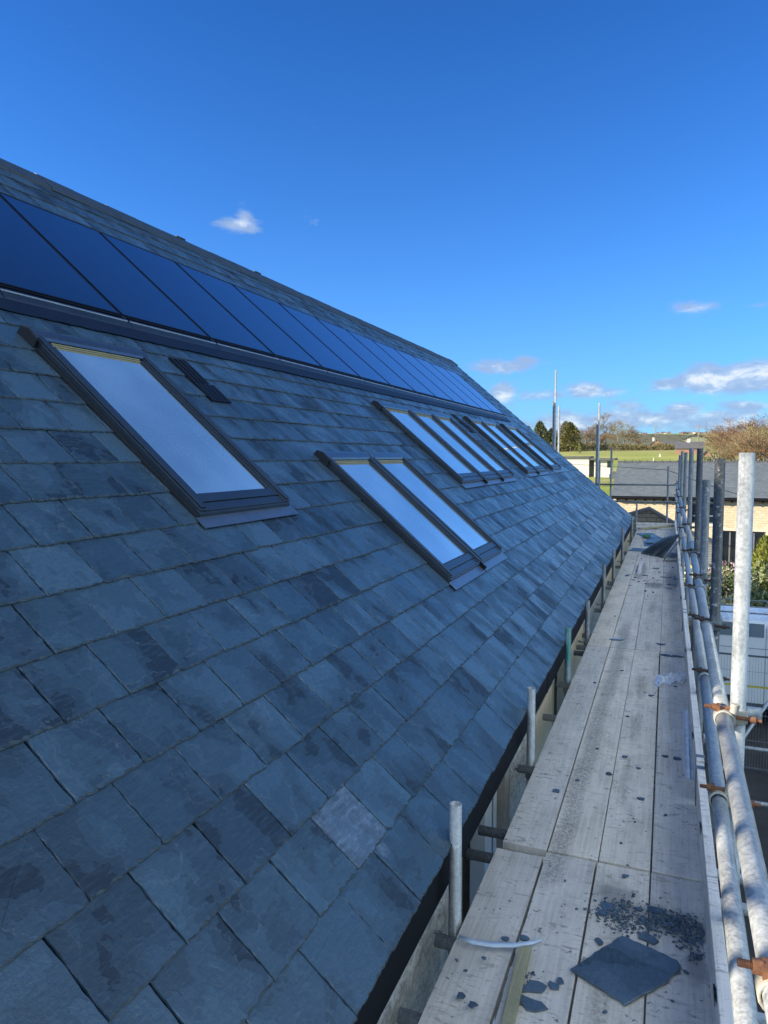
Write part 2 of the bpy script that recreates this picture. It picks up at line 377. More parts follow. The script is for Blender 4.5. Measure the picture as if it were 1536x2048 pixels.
def board_mat(name, base, trail=False):
    m, h, b = mat(name, base, 0.8, spec=0.25)
    g = h.new('ShaderNodeNewGeometry'); pos = g.outputs['Position']
    oi = h.new('ShaderNodeObjectInfo').outputs['Random']
    off = h.new('ShaderNodeCombineXYZ'); h.put(off.inputs[0], h.math('MULTIPLY', oi, 13.0)); h.put(off.inputs[1], h.math('MULTIPLY', oi, 7.0))
    p = h.vmath('ADD', pos, off.outputs[0])
    grain = h.noise(h.mapping(p, (55, 1.6, 20)), 1.6, 5, 0.65, 0.4)
    big = h.noise(h.mapping(p, (5, 2.4, 5)), 1.0, 5, 0.62)
    blot = h.noise(h.mapping(p, (9, 15, 9)), 1.0, 6, 0.7, 0.5)
    lo = tuple(c*0.72 for c in base); hi = tuple(min(1, c*1.2) for c in base)
    c = h.ramp(h.math('ADD', h.math('MULTIPLY', grain, 0.45), h.math('MULTIPLY', big, 0.55)), [(0.35, lo), (0.5, base), (0.66, hi)])
    tn = h.ramp(oi, [(0, (0.88, 0.88, 0.90)), (0.5, (1, 0.98, 0.96)), (1.0, (1.12, 1.06, 0.99))])
    c = h.mix(1.0, c, tn, 'MULTIPLY')
    # dirt smears across the grain, footprints and mud flecks
    sm = h.step(blot, 0.56, 0.70)
    c = h.mix(h.math('MULTIPLY', sm, 0.5), c, (0.13, 0.105, 0.075, 1))
    sm2 = h.step(h.noise(h.mapping(p, (6, 20, 6)), 1.3, 6, 0.75, 0.8), 0.55, 0.72)
    c = h.mix(h.math('MULTIPLY', sm2, 0.45), c, (0.20, 0.155, 0.105, 1))
    fl = h.noise(p, 26, 4, 0.75)
    c = h.mix(h.math('MULTIPLY', h.step(fl, 0.62, 0.68), 0.75), c, (0.055, 0.055, 0.055, 1))
    st = h.noise(h.mapping(p, (13, 60, 1)), 1.0, 4, 0.65, 0.6)
    c = h.mix(h.math('MULTIPLY', h.step(st, 0.58, 0.66), h.math('MULTIPLY', h.step(big, 0.42, 0.6), 0.6)), c, (0.13, 0.12, 0.105, 1))
    fl2 = h.noise(p, 75, 3, 0.7)
    c = h.mix(h.math('MULTIPLY', h.step(fl2, 0.64, 0.70), 0.6), c, (0.08, 0.08, 0.08, 1))
    if trail:   # gritty wheel-wide trail of slate dust swept down the lift
        sx = h.new('ShaderNodeSeparateXYZ'); h.put(sx.inputs[0], pos)
        wob = h.math('MULTIPLY', h.math('SUBTRACT', h.noise(h.mapping(pos, (0, 0.9, 0)), 1.2, 3, 0.5), 0.5), 0.06)
        cen = h.math('ADD', h.math('MULTIPLY_ADD', sx.outputs[1], 0.012, -0.455), wob)
        dd = h.math('ABSOLUTE', h.math('SUBTRACT', sx.outputs[0], cen))
        band = h.math('SUBTRACT', 1.0, h.step(dd, 0.018, 0.075))
        lim = h.math('MULTIPLY', h.step(sx.outputs[1], 2.85, 3.0), h.math('SUBTRACT', 1.0, h.step(sx.outputs[1], 7.6, 8.6)))
        grit = h.step(h.noise(pos, 60, 4, 0.8), 0.30, 0.62)
        c = h.mix(h.math('MULTIPLY', h.math('MULTIPLY', band, lim), h.math('MULTIPLY', grit, 0.62)), c, (0.12, 0.12, 0.105, 1))
        cen2 = h.math('ABSOLUTE', h.math('SUBTRACT', sx.outputs[0], h.math('MULTIPLY_ADD', sx.outputs[1], 0.004, -0.17)))
        b2 = h.math('MULTIPLY', h.math('SUBTRACT', 1.0, h.step(cen2, 0.01, 0.06)), h.step(h.noise(h.mapping(pos, (8, 1.5, 1)), 1.0, 3, 0.5), 0.48, 0.62))
        c = h.mix(h.math('MULTIPLY', b2, h.math('MULTIPLY', grit, 0.5)), c, (0.15, 0.135, 0.11, 1))
    if trail:
        for (sx_, sy_, rx, ry) in SMUDGE:
            q1 = h.math('MULTIPLY', h.math('SUBTRACT', sx.outputs[0], sx_), 1/rx); q2 = h.math('MULTIPLY', h.math('SUBTRACT', sx.outputs[1], sy_), 1/ry)
            rr_ = h.math('SQRT', h.math('ADD', h.math('MULTIPLY', q1, q1), h.math('MULTIPLY', q2, q2)))
            mk = h.math('SUBTRACT', 1.0, h.step(h.math('ADD', rr_, h.math('MULTIPLY', h.math('SUBTRACT', h.noise(pos, 16, 5, 0.7), 0.5), 1.2)), 0.35, 1.1))
            c = h.mix(h.math('MULTIPLY', mk, 0.62), c, (0.13, 0.135, 0.135, 1))
    h.put(b.inputs['Base Color'], c)
    bump(h, b, h.math('ADD', grain, h.math('MULTIPLY', fl, 0.5)), 0.4, 0.003)
    return m
SMUDGE = [(-0.16, 2.93, 0.10, 0.13), (-0.02, 2.86, 0.14, 0.10), (0.11, 2.84, 0.10, 0.12), (0.14, 2.62, 0.05, 0.14), (-0.35, 12.0, 0.10, 1.1), (0.10, 11.0, 0.12, 1.3), (-0.12, 10.6, 0.16, 0.35)]
M['board'] = board_mat('weathered_board', (0.66, 0.595, 0.505), True)
M['toe'] = board_mat('toe_board_timber', (0.70, 0.65, 0.60))
M['batten'] = board_mat('treated_batten', (0.36, 0.33, 0.20))

def stone_mat(name, c1, c2, mortar, bw, bh, msz=0.012, bmp=0.5, squash=1.0, rot=(radians(90), 0, 0), rubble=False):
    m, h, b = mat(name, c1, 0.85, spec=0.2)
    pos = h.new('ShaderNodeNewGeometry').outputs['Position']
    v = h.mapping(pos, (1, 1, 1), rot)
    wob = h.vmath('SCALE', h.noise(pos, 6, 3, 0.5, col=True), None); wob.node.inputs['Scale'].default_value = 0.012
    v = h.vmath('ADD', v, wob)
    br = h.new('ShaderNodeTexBrick'); h.put(br.inputs['Vector'], v)
    br.inputs['Scale'].default_value = 1; br.inputs['Brick Width'].default_value = bw; br.inputs['Row Height'].default_value = bh
    br.inputs['Mortar Size'].default_value = msz; br.inputs['Color1'].default_value = (*c1, 1); br.inputs['Color2'].default_value = (*c2, 1)
    br.inputs['Mortar'].default_value = (*mortar, 1); br.offset = 0.5; br.inputs['Mortar Smooth'].default_value = 0.3
    n = h.noise(pos, 5, 6, 0.7); n2 = h.noise(pos, 22, 4, 0.7)
    c = h.mix(h.math('MULTIPLY', h.step(n, 0.4, 0.7), 0.4), br.outputs[0], tuple(x*0.6 for x in c1)+(1,))
    c = h.mix(h.math('MULTIPLY', h.step(n2, 0.5, 0.75), 0.35), c, tuple(min(1, x*1.3) for x in c2)+(1,))
    h.put(b.inputs['Base Color'], c)
    hh = h.math('ADD', h.math('MULTIPLY', h.math('SUBTRACT', 1.0, br.outputs[1]), 0.6), h.math('ADD', h.math('MULTIPLY', n2, 0.6), h.math('MULTIPLY', n, 0.5)))
    bump(h, b, hh, bmp, 0.03)
    return m
M['nb_stone'] = stone_mat('buff_stone', (0.66, 0.52, 0.33), (0.74, 0.60, 0.40), (0.60, 0.47, 0.30), 0.36, 0.145, 0.014, 0.8)
M['shade_stone'] = stone_mat('shaded_brown_stone', (0.20, 0.165, 0.12), (0.25, 0.20, 0.15), (0.13, 0.11, 0.08), 0.36, 0.16, 0.016, 0.9)  # stone tone darkened so the gable wall reads as lying in shadow
M['shed_board'] = stone_mat('grey_boards', (0.24, 0.235, 0.21), (0.27, 0.26, 0.235), (0.08, 0.08, 0.07), 4.0, 0.13, 0.012, 0.4)
M['stone_sill'] = simple('buff_dressed_stone', (0.72, 0.60, 0.41), 0.8, var=0.1, scale=3)
M['ashlar'] = stone_mat('beige_ashlar', (0.78, 0.65, 0.48), (0.84, 0.71, 0.53), (0.36, 0.29, 0.21), 0.62, 0.30, 0.006, 0.15, rot=(radians(90), 0, radians(90)))
M['white'] = simple('white_paint', (0.62, 0.58, 0.48), 0.6, var=0.06, scale=1.5)
M['pale_frame'] = simple('pale_window_frame', (0.62, 0.66, 0.72), 0.35, var=0.05)
def rubble_mat():
    m, h, b = mat('pitched_rubble_stone', (0.4, 0.38, 0.35), 0.9, spec=0.2)
    pos = h.new('ShaderNodeNewGeometry').outputs['Position']
    d = h.vmath('ADD', pos, h.vmath('SCALE', h.noise(pos, 7, 4, 0.6, col=True), None)); d.node.inputs[1].links[0].from_node.inputs['Scale'].default_value = 0.12
    a = h.noise(h.mapping(d, (1, 9, 16)), 1.6, 6, 0.7, 0.6)
    a2 = h.noise(h.mapping(d, (1, 22, 30)), 2.0, 5, 0.7)
    c = h.ramp(a, [(0.30, (0.40, 0.40, 0.39)), (0.45, (0.62, 0.62, 0.60)), (0.53, (0.78, 0.78, 0.76)), (0.62, (0.95, 0.95, 0.93))])
    c = h.mix(h.math('MULTIPLY', h.step(a2, 0.5, 0.7), 0.6), c, (0.88, 0.86, 0.82, 1))
    h.put(b.inputs['Base Color'], c); bump(h, b, h.math('ADD', a, h.math('MULTIPLY', a2, 0.5)), 0.9, 0.05)
    return m
M['rubble'] = rubble_mat()
M['quoin'] = simple('grey_quoin_stone', (0.30, 0.28, 0.25), 0.85, var=0.3, scale=9, bmp=0.3)
M['sheet'] = simple('dark_plastic_sheet', (0.02, 0.028, 0.04), 0.25, var=0.4, scale=5, bmp=0.4)

def nb_roof_mat():
    m, h, b = mat('neighbour_slates', (0.15, 0.16, 0.16), 0.6)
    pos = h.new('ShaderNodeNewGeometry').outputs['Position']
    v = h.mapping(pos, (1, 1, 1.0), (0, 0, 0))
    br = h.new('ShaderNodeTexBrick'); h.put(br.inputs['Vector'], v); br.offset = 0.5
    br.inputs['Scale'].default_value = 1; br.inputs['Brick Width'].default_value = 0.27; br.inputs['Row Height'].default_value = 0.21
    br.inputs['Mortar Size'].default_value = 0.012; br.inputs['Color1'].default_value = (0.10, 0.112, 0.115, 1); br.inputs['Color2'].default_value = (0.155, 0.17, 0.17, 1)
    br.inputs['Mortar'].default_value = (0.06, 0.065, 0.07, 1)
    n = h.noise(pos, 1.6, 5, 0.7)
    c = h.mix(h.step(n, 0.3, 0.8), br.outputs[0], (0.115, 0.125, 0.128, 1))
    h.put(b.inputs['Base Color'], c); bump(h, b, br.outputs[0], 0.4, 0.02)
    return m
M['nb_roof'] = nb_roof_mat()
M['brick_far'] = simple('far_brick', (0.30, 0.17, 0.11), 0.9, var=0.2, scale=1.0)
M['far_roof'] = simple('far_roof', (0.10, 0.095, 0.095), 0.8, var=0.2, scale=0.6)
M['asphalt'] = simple('asphalt', (0.038, 0.037, 0.036), 0.9, var=0.45, scale=3, bmp=0.4)
M['soil'] = simple('garden_soil', (0.10, 0.085, 0.055), 0.95, var=0.5, scale=3, bmp=0.5)
M['timber_wall'] = simple('weathered_sleeper', (0.26, 0.22, 0.15), 0.85, var=0.3, scale=4, bmp=0.3)
M['van_white'] = simple('van_paint', (0.78, 0.79, 0.80), 0.28, var=0.03, scale=1)
M['rubber'] = simple('rubber', (0.015, 0.015, 0.016), 0.8)
M['grey_plastic'] = simple('grey_plastic', (0.10, 0.11, 0.12), 0.5)
M['mesh_wire'] = simple('fence_wire', (0.30, 0.32, 0.34), 0.5, metal=0.6)
M['yellow'] = simple('yellow_stripe', (0.55, 0.45, 0.06), 0.5)
M['foil'] = simple('crumpled_foil', (0.78, 0.78, 0.78), 0.3, metal=0.35, var=0.1, scale=20, bmp=0.5)
M['zinc'] = simple('zinc_strip', (0.86, 0.88, 0.90), 0.4, metal=0.15, var=0.25, scale=16)
M['zinc_dull'] = simple('stained_zinc', (0.48, 0.52, 0.56), 0.5, metal=0.2, var=0.4, scale=14)
M['plastic_strip'] = simple('pale_plastic_strip', (0.55, 0.63, 0.70), 0.3, var=0.08, scale=6)
M['bark'] = simple('pale_bark', (0.23, 0.20, 0.145), 0.9, var=0.3, scale=4)
M['bark_grey'] = simple('grey_bark', (0.15, 0.125, 0.10), 0.9, var=0.3, scale=4)
def leaf_mat(name, a, b_, c_, transl=0.2):
    m, h, b = mat(name, a, 0.8, spec=0.2)
    g = h.new('ShaderNodeNewGeometry')
    c = h.ramp(g.outputs['Random Per Island'], [(0.0, a), (0.5, b_), (1.0, c_)])
    h.put(b.inputs['Base Color'], c)
    return m
M['twig_brown'] = leaf_mat('brown_twigs', (0.15, 0.085, 0.050), (0.22, 0.135, 0.080), (0.31, 0.21, 0.125))
M['twig_grey'] = leaf_mat('grey_twigs', (0.15, 0.115, 0.085), (0.21, 0.17, 0.12), (0.32, 0.26, 0.18))
M['twig_olive'] = leaf_mat('olive_twigs', (0.17, 0.14, 0.065), (0.25, 0.21, 0.10), (0.34, 0.29, 0.15))
M['fir'] = leaf_mat('fir_needles', (0.085, 0.105, 0.055), (0.18, 0.195, 0.09), (0.32, 0.31, 0.15))
M['fir_olive'] = leaf_mat('olive_needles', (0.10, 0.105, 0.045), (0.24, 0.22, 0.085), (0.42, 0.37, 0.15))
M['hedge'] = leaf_mat('heath', (0.14, 0.085, 0.045), (0.20, 0.16, 0.075), (0.17, 0.18, 0.07))
M['shrub'] = leaf_mat('shrub_leaves', (0.06, 0.09, 0.03), (0.16, 0.19, 0.07), (0.34, 0.33, 0.19))
M['shrub_red'] = leaf_mat('heather_shrub', (0.09, 0.05, 0.045), (0.18, 0.11, 0.10), (0.50, 0.42, 0.38))
M['shrub_pale'] = leaf_mat('pale_grass', (0.28, 0.26, 0.10), (0.40, 0.36, 0.17), (0.55, 0.50, 0.30))
M['conifer'] = leaf_mat('golden_conifer', (0.05, 0.075, 0.015), (0.15, 0.17, 0.03), (0.32, 0.30, 0.06))
M['yellow_bush'] = leaf_mat('yellow_conifer', (0.24, 0.26, 0.05), (0.34, 0.35, 0.08), (0.42, 0.42, 0.12))

# ------------------------------------------------------------------ terrain
def lerp_table(t, x):
    if x <= t[0][0]: return t[0][1]
    for (a, va), (b, vb) in zip(t, t[1:]):
        if x <= b:
            k = (x-a)/(b-a); k = k*k*(3-2*k) if (b-a) > 150 else k
            return va+(vb-va)*k
    return t[-1][1]
GT = [(-4000, -8), (-200, -6.3), (20, -6.0), (22, -6.0), (50, -6.6), (100, -5.3), (130, -3.0), (160, -1.5), (220, 1.9), (250, 2.6), (300, 0), (420, -10), (800, -30), (1300, -8), (1650, 34), (2050, 66), (2500, 70), (4500, 40), (9000, 20)]
def gz(x, y):
    z = lerp_table(GT, y)
    if y > 320:
        k = min(1, (y-320)/900.0)
        z += k*(9*mnoise.noise(Vector((x*0.0022, y*0.0016, 3.0))) + 3*mnoise.noise(Vector((x*0.008, y*0.006, 9.0))))
    elif y > 60: z += min(1, (y-60)/80.0)*0.25*mnoise.noise(Vector((x*0.03, y*0.03, 1.0)))
    return z
def ground_mat():
    m, h, b = mat('grassland', (0.1, 0.12, 0.03), 0.95, spec=0.1)
    pos = h.new('ShaderNodeNewGeometry').outputs['Position']
    sx = h.new('ShaderNodeSeparateXYZ'); h.put(sx.inputs[0], pos)
    a = h.noise(pos, 0.05, 6, 0.65); f = h.noise(pos, 1.4, 5, 0.7)
    g = h.ramp(h.math('ADD', h.math('MULTIPLY', a, 0.6), h.math('MULTIPLY', f, 0.4)), [(0.34, (0.19, 0.225, 0.045)), (0.5, (0.29, 0.30, 0.075)), (0.66, (0.42, 0.38, 0.14))])
    dry = h.step(sx.outputs[1], 188, 232)
    g = h.mix(h.math('MULTIPLY', dry, 0.75), g, (0.30, 0.255, 0.115, 1))
    vo = h.new('ShaderNodeTexVoronoi'); vo.inputs['Scale'].default_value = 0.0065; h.put(vo.inputs['Vector'], h.mapping(pos, (1, 0.55, 0)))
    fld = h.ramp(vo.outputs['Color'], [(0.2, (0.13, 0.125, 0.075)), (0.4, (0.21, 0.24, 0.10)), (0.55, (0.16, 0.15, 0.09)), (0.7, (0.27, 0.27, 0.14)), (0.85, (0.19, 0.22, 0.09))], 'CONSTANT')
    ve = h.new('ShaderNodeTexVoronoi', feature='DISTANCE_TO_EDGE'); ve.inputs['Scale'].default_value = 0.0065; h.put(ve.inputs['Vector'], h.mapping(pos, (1, 0.55, 0)))
    fld = h.mix(h.step(h.math('ADD', ve.outputs[0], h.math('MULTIPLY', h.noise(pos, 0.05, 3), 0.05)), 0.055, 0.035), fld, (0.06, 0.055, 0.04, 1))
    far = h.step(sx.outputs[1], 300, 340)
    h.put(b.inputs['Base Color'], h.mix(far, g, fld))
    bump(h, b, f, 0.5, 0.2)
    return m
M['ground'] = ground_mat()
def build_ground():
    ys = [-4000, -1500, -500, -200, -80, -30, 0, 21.9] + [22+i*4 for i in range(8)] + [56+i*6 for i in range(36)] + [275, 300, 330, 370, 420, 480, 560, 660, 780, 900] + [1000+i*60 for i in range(26)] + [2800, 3400, 4500, 7000, 10000]
    xs = [-9000, -4000, -2000, -1200] + [-800+i*40 for i in range(16)] + [-160+i*10 for i in range(33)] + [180+i*40 for i in range(16)] + [1200, 2000, 4000, 9000]
    mb = MB(); V = [(x, y, gz(x, y)) for y in ys for x in xs]; n = len(xs)
    mb.add(V, [(j*n+i, j*n+i+1, (j+1)*n+i+1, (j+1)*n+i) for j in range(len(ys)-1) for i in range(n-1)], True)
    tag(mb.build('ground', M['ground']), kind='structure')
    mb = MB(); mb.add([(-60, -60, -5.99), (60, -60, -5.99), (60, 21.6, -5.99), (-60, 21.6, -5.99)], [(0, 1, 2, 3)])
    tag(mb.build('yard', M['asphalt']), kind='structure')
build_ground()

# ------------------------------------------------------------------ our house
RP = 0.71339
XE, ZE = -0.7532, -1.52
U = Vector((-cos(RP), 0, sin(RP))); NN = Vector((sin(RP), 0, cos(RP)))
def RF(y, t, e):                      # roof frame -> world
    return (XE + U.x*t + NN.x*e, y + 0.0, ZE + U.z*t + NN.z*e)
Y_NEAR, Y_FAR, T_RIDGE = 0.66, 18.73, 6.33
GZ = -5.99
house = empty('house', (-5.4, 9.7, GZ), 'stone house with long blue slate roof, roof windows and solar panels beside the scaffold', 'house')

GAUGE, SW = 0.2275, 0.268
WIN = [  # y0, y1, bottom t, top t of each group, splits
    (2.885, 3.76, 1.862, 3.31, []), (4.86, 6.55, 0.94, 2.315, [5.72]), (7.66, 10.52, 1.86, 3.24, [8.66, 9.62]),
    (11.80, 13.86, 1.90, 3.31, [12.70]), (14.63, 15.86, 1.91, 3.31, [])]
PV_T0, PV_T1, PV_Y0, PV_W = 3.805, 5.355, 4.030, 1.045
def hidden(y0, y1, t0, t1):
    if y0 > PV_Y0-3*PV_W and y1 < PV_Y0+12*PV_W-0.02 and t0 > 3.56 and t1 < 5.33: return True
    for a, b, c, d, _ in WIN:
        if y0 > a+0.02 and y1 < b-0.02 and t0 > c+0.02 and t1 < d-0.02: return True
    return False
def build_slates():
    mb = MB(); rr = random.Random(5)
    def slate(ya, yb, t, tail_e, near, head):
        # outline counter-clockwise from tail-left; jitter from a small random walk
        ns = 15 if near == 2 else (7 if near == 1 else 2)
        nt = 20 if near == 2 else (5 if near == 1 else 2)
        js = (0.0018, 0.0020, 0.0012)[2-near]; jt = (0.0026, 0.0026, 0.0022)[2-near]
        L = head; thk = 0.0085
        def walk(n, amp):
            v = []; x = 0
            for i in range(n+1):
                x = x*0.35 + rr.uniform(-1, 1)*amp; v.append(x)
            return v
        skew = rr.uniform(-0.003, 0.003)
        pts = []
        wt = walk(nt, jt); wl = walk(ns, js); wr_ = walk(ns, js)
        for i in range(nt+1):
            f = i/nt; y = ya+(yb-ya)*f
            if i == 0 and rr.random() < 0.35: wt[i] += rr.uniform(0.002, 0.010)
            if i == nt and rr.random() < 0.3: wt[i] += rr.uniform(0.002, 0.012)
            pts.append((y, wt[i]+skew*(f-.5)*2, 't'))
        for i in range(1, ns+1): pts.append((yb+wr_[i], L*i/ns, 'r'))
        for i in range(ns, 0, -1): pts.append((ya+wl[i], L*i/ns, 'l'))
        n = len(pts); lift = rr.uniform(-0.0010, 0.0014); tl = rr.uniform(-0.0010, 0.0010)
        def el(y, b): return tail_e + lift - 0.0445*b*(1-0.04) + tl*(y-ya)/(yb-ya)
        bot, mid, top = [], [], []
        for (y, b, k) in pts:
            e = el(y, b)
            bot.append(RF(y, t+b, e-thk)); 
            iw = (rr.uniform(0.001, 0.0085) if rr.random() < 0.8 else rr.uniform(0.008, 0.014)) if near else 0.005
            y2, b2 = y, b
            if k == 't': b2 += iw
            elif k == 'r': y2 -= iw*0.35
            else: y2 += iw*0.35
            if k == 't':
                if abs(y-ya) < 1e-6: y2 += iw*0.4
                if abs(y-yb) < 1e-6: y2 -= iw*0.4
            mid.append(RF(y+(y2-y)*0.15, t+b+(b2-b)*0.15, e-thk*(0.55 if k == 't' else 0.3)))
            top.append(RF(y2, t+b2, el(y2, b2)))
        V = bot+mid+top
        Fs = [tuple(range(2*n, 3*n))[::-1]]
        for a in (0, 1):
            for i in range(n):
                j = (i+1) % n
                Fs.append((a*n+j, a*n+i, (a+1)*n+i, (a+1)*n+j))
        mb.add(V, Fs)
        for q in range(nt if near else 0): mb.mi[-n+q] = 1; mb.mi[-2*n+q] = 1 if near == 2 else 0
    ncourse = 28
    for nc in range(-1, ncourse):
        t = nc*GAUGE + (0.0 if nc > 0 else 0); tail = 0.024
        if nc == -1: t = 0.004; tail = 0.014
        off = 1.242 if nc % 2 else 1.108
        k0 = int((Y_NEAR-off)/SW)-2
        y = off + k0*SW
        while y < Y_FAR:
            ya = y + 0.0028 + rr.uniform(-0.0018, 0.0012); yb = y+SW-0.0028+rr.uniform(-0.0012, 0.0018); y += SW
            a, b = max(ya, Y_NEAR), min(yb, Y_FAR)
            if b-a < 0.03: continue
            if hidden(a, b, t, t+GAUGE): continue
            d = sqrt(a*a + (XE-U.x*t)**2)
            near = 2 if d < 5.2 else (1 if d < 9.5 else 0)
            slate(a, b, t+rr.uniform(-0.0018, 0.0018), tail, near, GAUGE+0.025 if t+GAUGE+0.03 < T_RIDGE else T_RIDGE-t)
    return mb
slates = build_slates().build('roof_slates', [M['slate'], M['slate_edge']], house)
# the deck under the slates, the rear slope and the walls
mb = MB()
ye = sorted({Y_NEAR+0.01, Y_FAR-0.01}|{w_[0]+0.08 for w_ in WIN}|{w_[1]-0.08 for w_ in WIN}); te = sorted({0.02, T_RIDGE-0.1}|{w_[2]+0.1 for w_ in WIN}|{w_[3]-0.1 for w_ in WIN})
for i in range(len(ye)-1):
    run = None
    for j in range(len(te)-1):
        cy, ct = (ye[i]+ye[i+1])/2, (te[j]+te[j+1])/2
        hole = any(a+0.07 < cy < b-0.07 and c+0.09 < ct < d-0.09 for a, b, c, d, _ in WIN)
        if hole:
            if run is not None: mb.box((ye[i], run, -0.06), (ye[i+1], te[j], 0.0), RF); run = None
        elif run is None: run = te[j]
    if run is not None: mb.box((ye[i], run, -0.06), (ye[i+1], te[-1], 0.0), RF)
mb.build('roof_deck', M['underlay'], house)
XR = XE+U.x*T_RIDGE; XB = 2*XR-XE
mb = MB(); mb.box((XB, Y_NEAR, ZE-0.02), (XB+0.01, Y_FAR, ZE+0.0))
mb = MB()
fb = [(XE-0.03, ZE-0.015), (XR, ZE+U.z*T_RIDGE-0.02)]
def rear(y, t, e): return (2*XR-(XE+U.x*t+NN.x*e), y, ZE+U.z*t+NN.z*e)
mb.box((Y_NEAR, 0, 0.004), (Y_FAR, T_RIDGE, 0.02), rear)
mb.build('roof_slope', M['nb_roof'], house)
# fascia board, dark undercloak at the verge
mb = MB(); mb.box((-0.808, Y_NEAR+0.02, -1.733), (-0.786, Y_FAR-0.02, -1.536))
mb.box((-0.815, 5.20, -1.738), (-0.783, 5.225, -1.54))
mb.box((-0.843, Y_NEAR+0.03, -1.733), (-0.81, Y_FAR-0.03, -1.715))
mb.build('fascia', M['fascia'], house)
mb = MB()
mb.box((Y_FAR-0.03, 0.0, -0.09), (Y_FAR+0.012, T_RIDGE, 0.012), RF)
mb.build('verge_trim', M['flash_dark'], house)
# ridge tiles: angled tiles butted along the ridge, each 0.42 long with a small lap joint
mb = MB(); rr = random.Random(3); y = Y_NEAR
TA = 6.08
while y < Y_FAR-0.01:
    L = 0.445; lift = rr.uniform(-0.003, 0.004); e0 = 0.030+lift
    y1 = min(y+L, Y_FAR+0.02)
    A = RF(0, TA, e0); Bp = (XR, 0, ZE+U.z*T_RIDGE+0.030+lift)
    prof = [(A[0], A[2]), (A[0]-0.006, A[2]+0.02), (XR-0.02+0.045, Bp[2]-0.012), (XR, Bp[2]), (XR-0.06, Bp[2]-0.03), (2*XR-A[0], A[2])]
    inner = [(2*XR-A[0], A[2]-0.014), (XR, Bp[2]-0.03), (A[0], A[2]-0.014)]
    pp = prof+inner; n = len(pp)
    V = [(x, y+0.004, z) for x, z in pp]+[(x, y1, z) for x, z in pp]
    mb.add(V, [tuple(range(n)), tuple(range(n, 2*n))[::-1]]+[(i, i+n, (i+1) % n+n, (i+1) % n) for i in range(n)])
    mb.tube((A[0]-0.012, y1-0.004, A[2]+0.020), (XR+0.0, y1-0.004, Bp[2]-0.006), 0.006, 6)
    y += L
mb.build('ridge', M['ridge'], house)
for i, yy in enumerate((7.25, 8.98)):      # mortar nibs standing on the ridge
    mb = MB(); mb.box((XR-0.05, yy-0.10, ZE+U.z*T_RIDGE+0.02), (XR+0.03, yy+0.06, ZE+U.z*T_RIDGE+0.040)); mb.build('ridge_clip', M['ridge'], house, bevel=0.008)

# walls (only the strip between fascia and scaffold shows)
wl = -0.845; wr = XB+0.2
def wall_piece(name, y0, y1, m, x=wl, z0=GZ, z1=-1.76):
    mb = MB(); mb.box((x-0.3, y0, z0), (x, y1, z1)); return mb.build(name, m, house)
wall_piece('rubble_wall', Y_NEAR+0.1, 2.863, M['rubble'])
wall_piece('rubble_wall', 4.107, 4.712, M['rubble'])
wall_piece('ashlar_wall', 4.713, 5.885, M['ashlar'], x=wl+0.002)
wall_piece('ashlar_wall', 7.023, 8.179, M['ashlar'])
wall_piece('rubble_wall', 8.268, 10.846, M['rubble'], x=wl-0.003)
wall_piece('ashlar_wall', 10.935, Y_FAR-0.12, M['ashlar'], x=wl+0.004)
wall_piece('quoins', 3.965, 4.105, M['quoin'], x=wl+0.012)
mb = MB(); mb.box((wl-0.5, 2.845, GZ), (wl-0.32, 10.979, -1.78)); mb.build('inner_wall', M['underlay'], house)
for (a, b) in ((2.863, 3.965), (5.885, 7.023)):
    mb = MB(); mb.box((wl-0.301, a, GZ), (wl-0.28, b, -1.78)); mb.build('plastic_sheet', M['sheet'], house)
mb = MB(); mb.box((wl-0.17, 3.494, GZ+0.3), (wl-0.12, 3.529, -1.78)); mb.build('stud', M['pine'], house)
wf = MB(); wf.box((wl-0.14, 3.752, -3.9), (wl-0.05, 3.960, -1.79)); wf.box((wl-0.045, 3.912, -3.9), (wl-0.03, 3.947, -1.79)); wf.build('window_frame', M['pale_frame'], house, bevel=0.004)
wf = MB(); wf.box((wl-0.22, 5.894, GZ+0.2), (wl+0.008, 5.921, -1.79)); wf.box((wl-0.10, 6.863, -3.8), (wl-0.02, 7.014, -1.79)); wf.build('window_frame', M['white'], house, bevel=0.004)
mb = MB(); mb.box((wl-0.26, Y_NEAR+0.1, GZ), (XB+0.2, Y_NEAR+0.12, -1.76)); mb.box((wl-0.26, Y_FAR-0.14, GZ), (XB+0.2, Y_FAR-0.12, -1.76)); mb.box((XB+0.2, Y_NEAR+0.1, GZ), (XB+0.5, Y_FAR-0.12, -1.76))
for yy in (Y_NEAR+0.1, Y_FAR-0.14):
    mb.add([(wl, yy, -1.76), (XB+0.2, yy, -1.76), (XR, yy, ZE+U.z*T_RIDGE-0.25), (wl, yy+0.02, -1.76), (XB+0.2, yy+0.02, -1.76), (XR, yy+0.02, ZE+U.z*T_RIDGE-0.25)], [(0, 1, 2), (3, 5, 4), (0, 3, 4, 1), (1, 4, 5, 2), (2, 5, 3, 0)])
mb.build('gable_wall', M['nb_stone'], house)

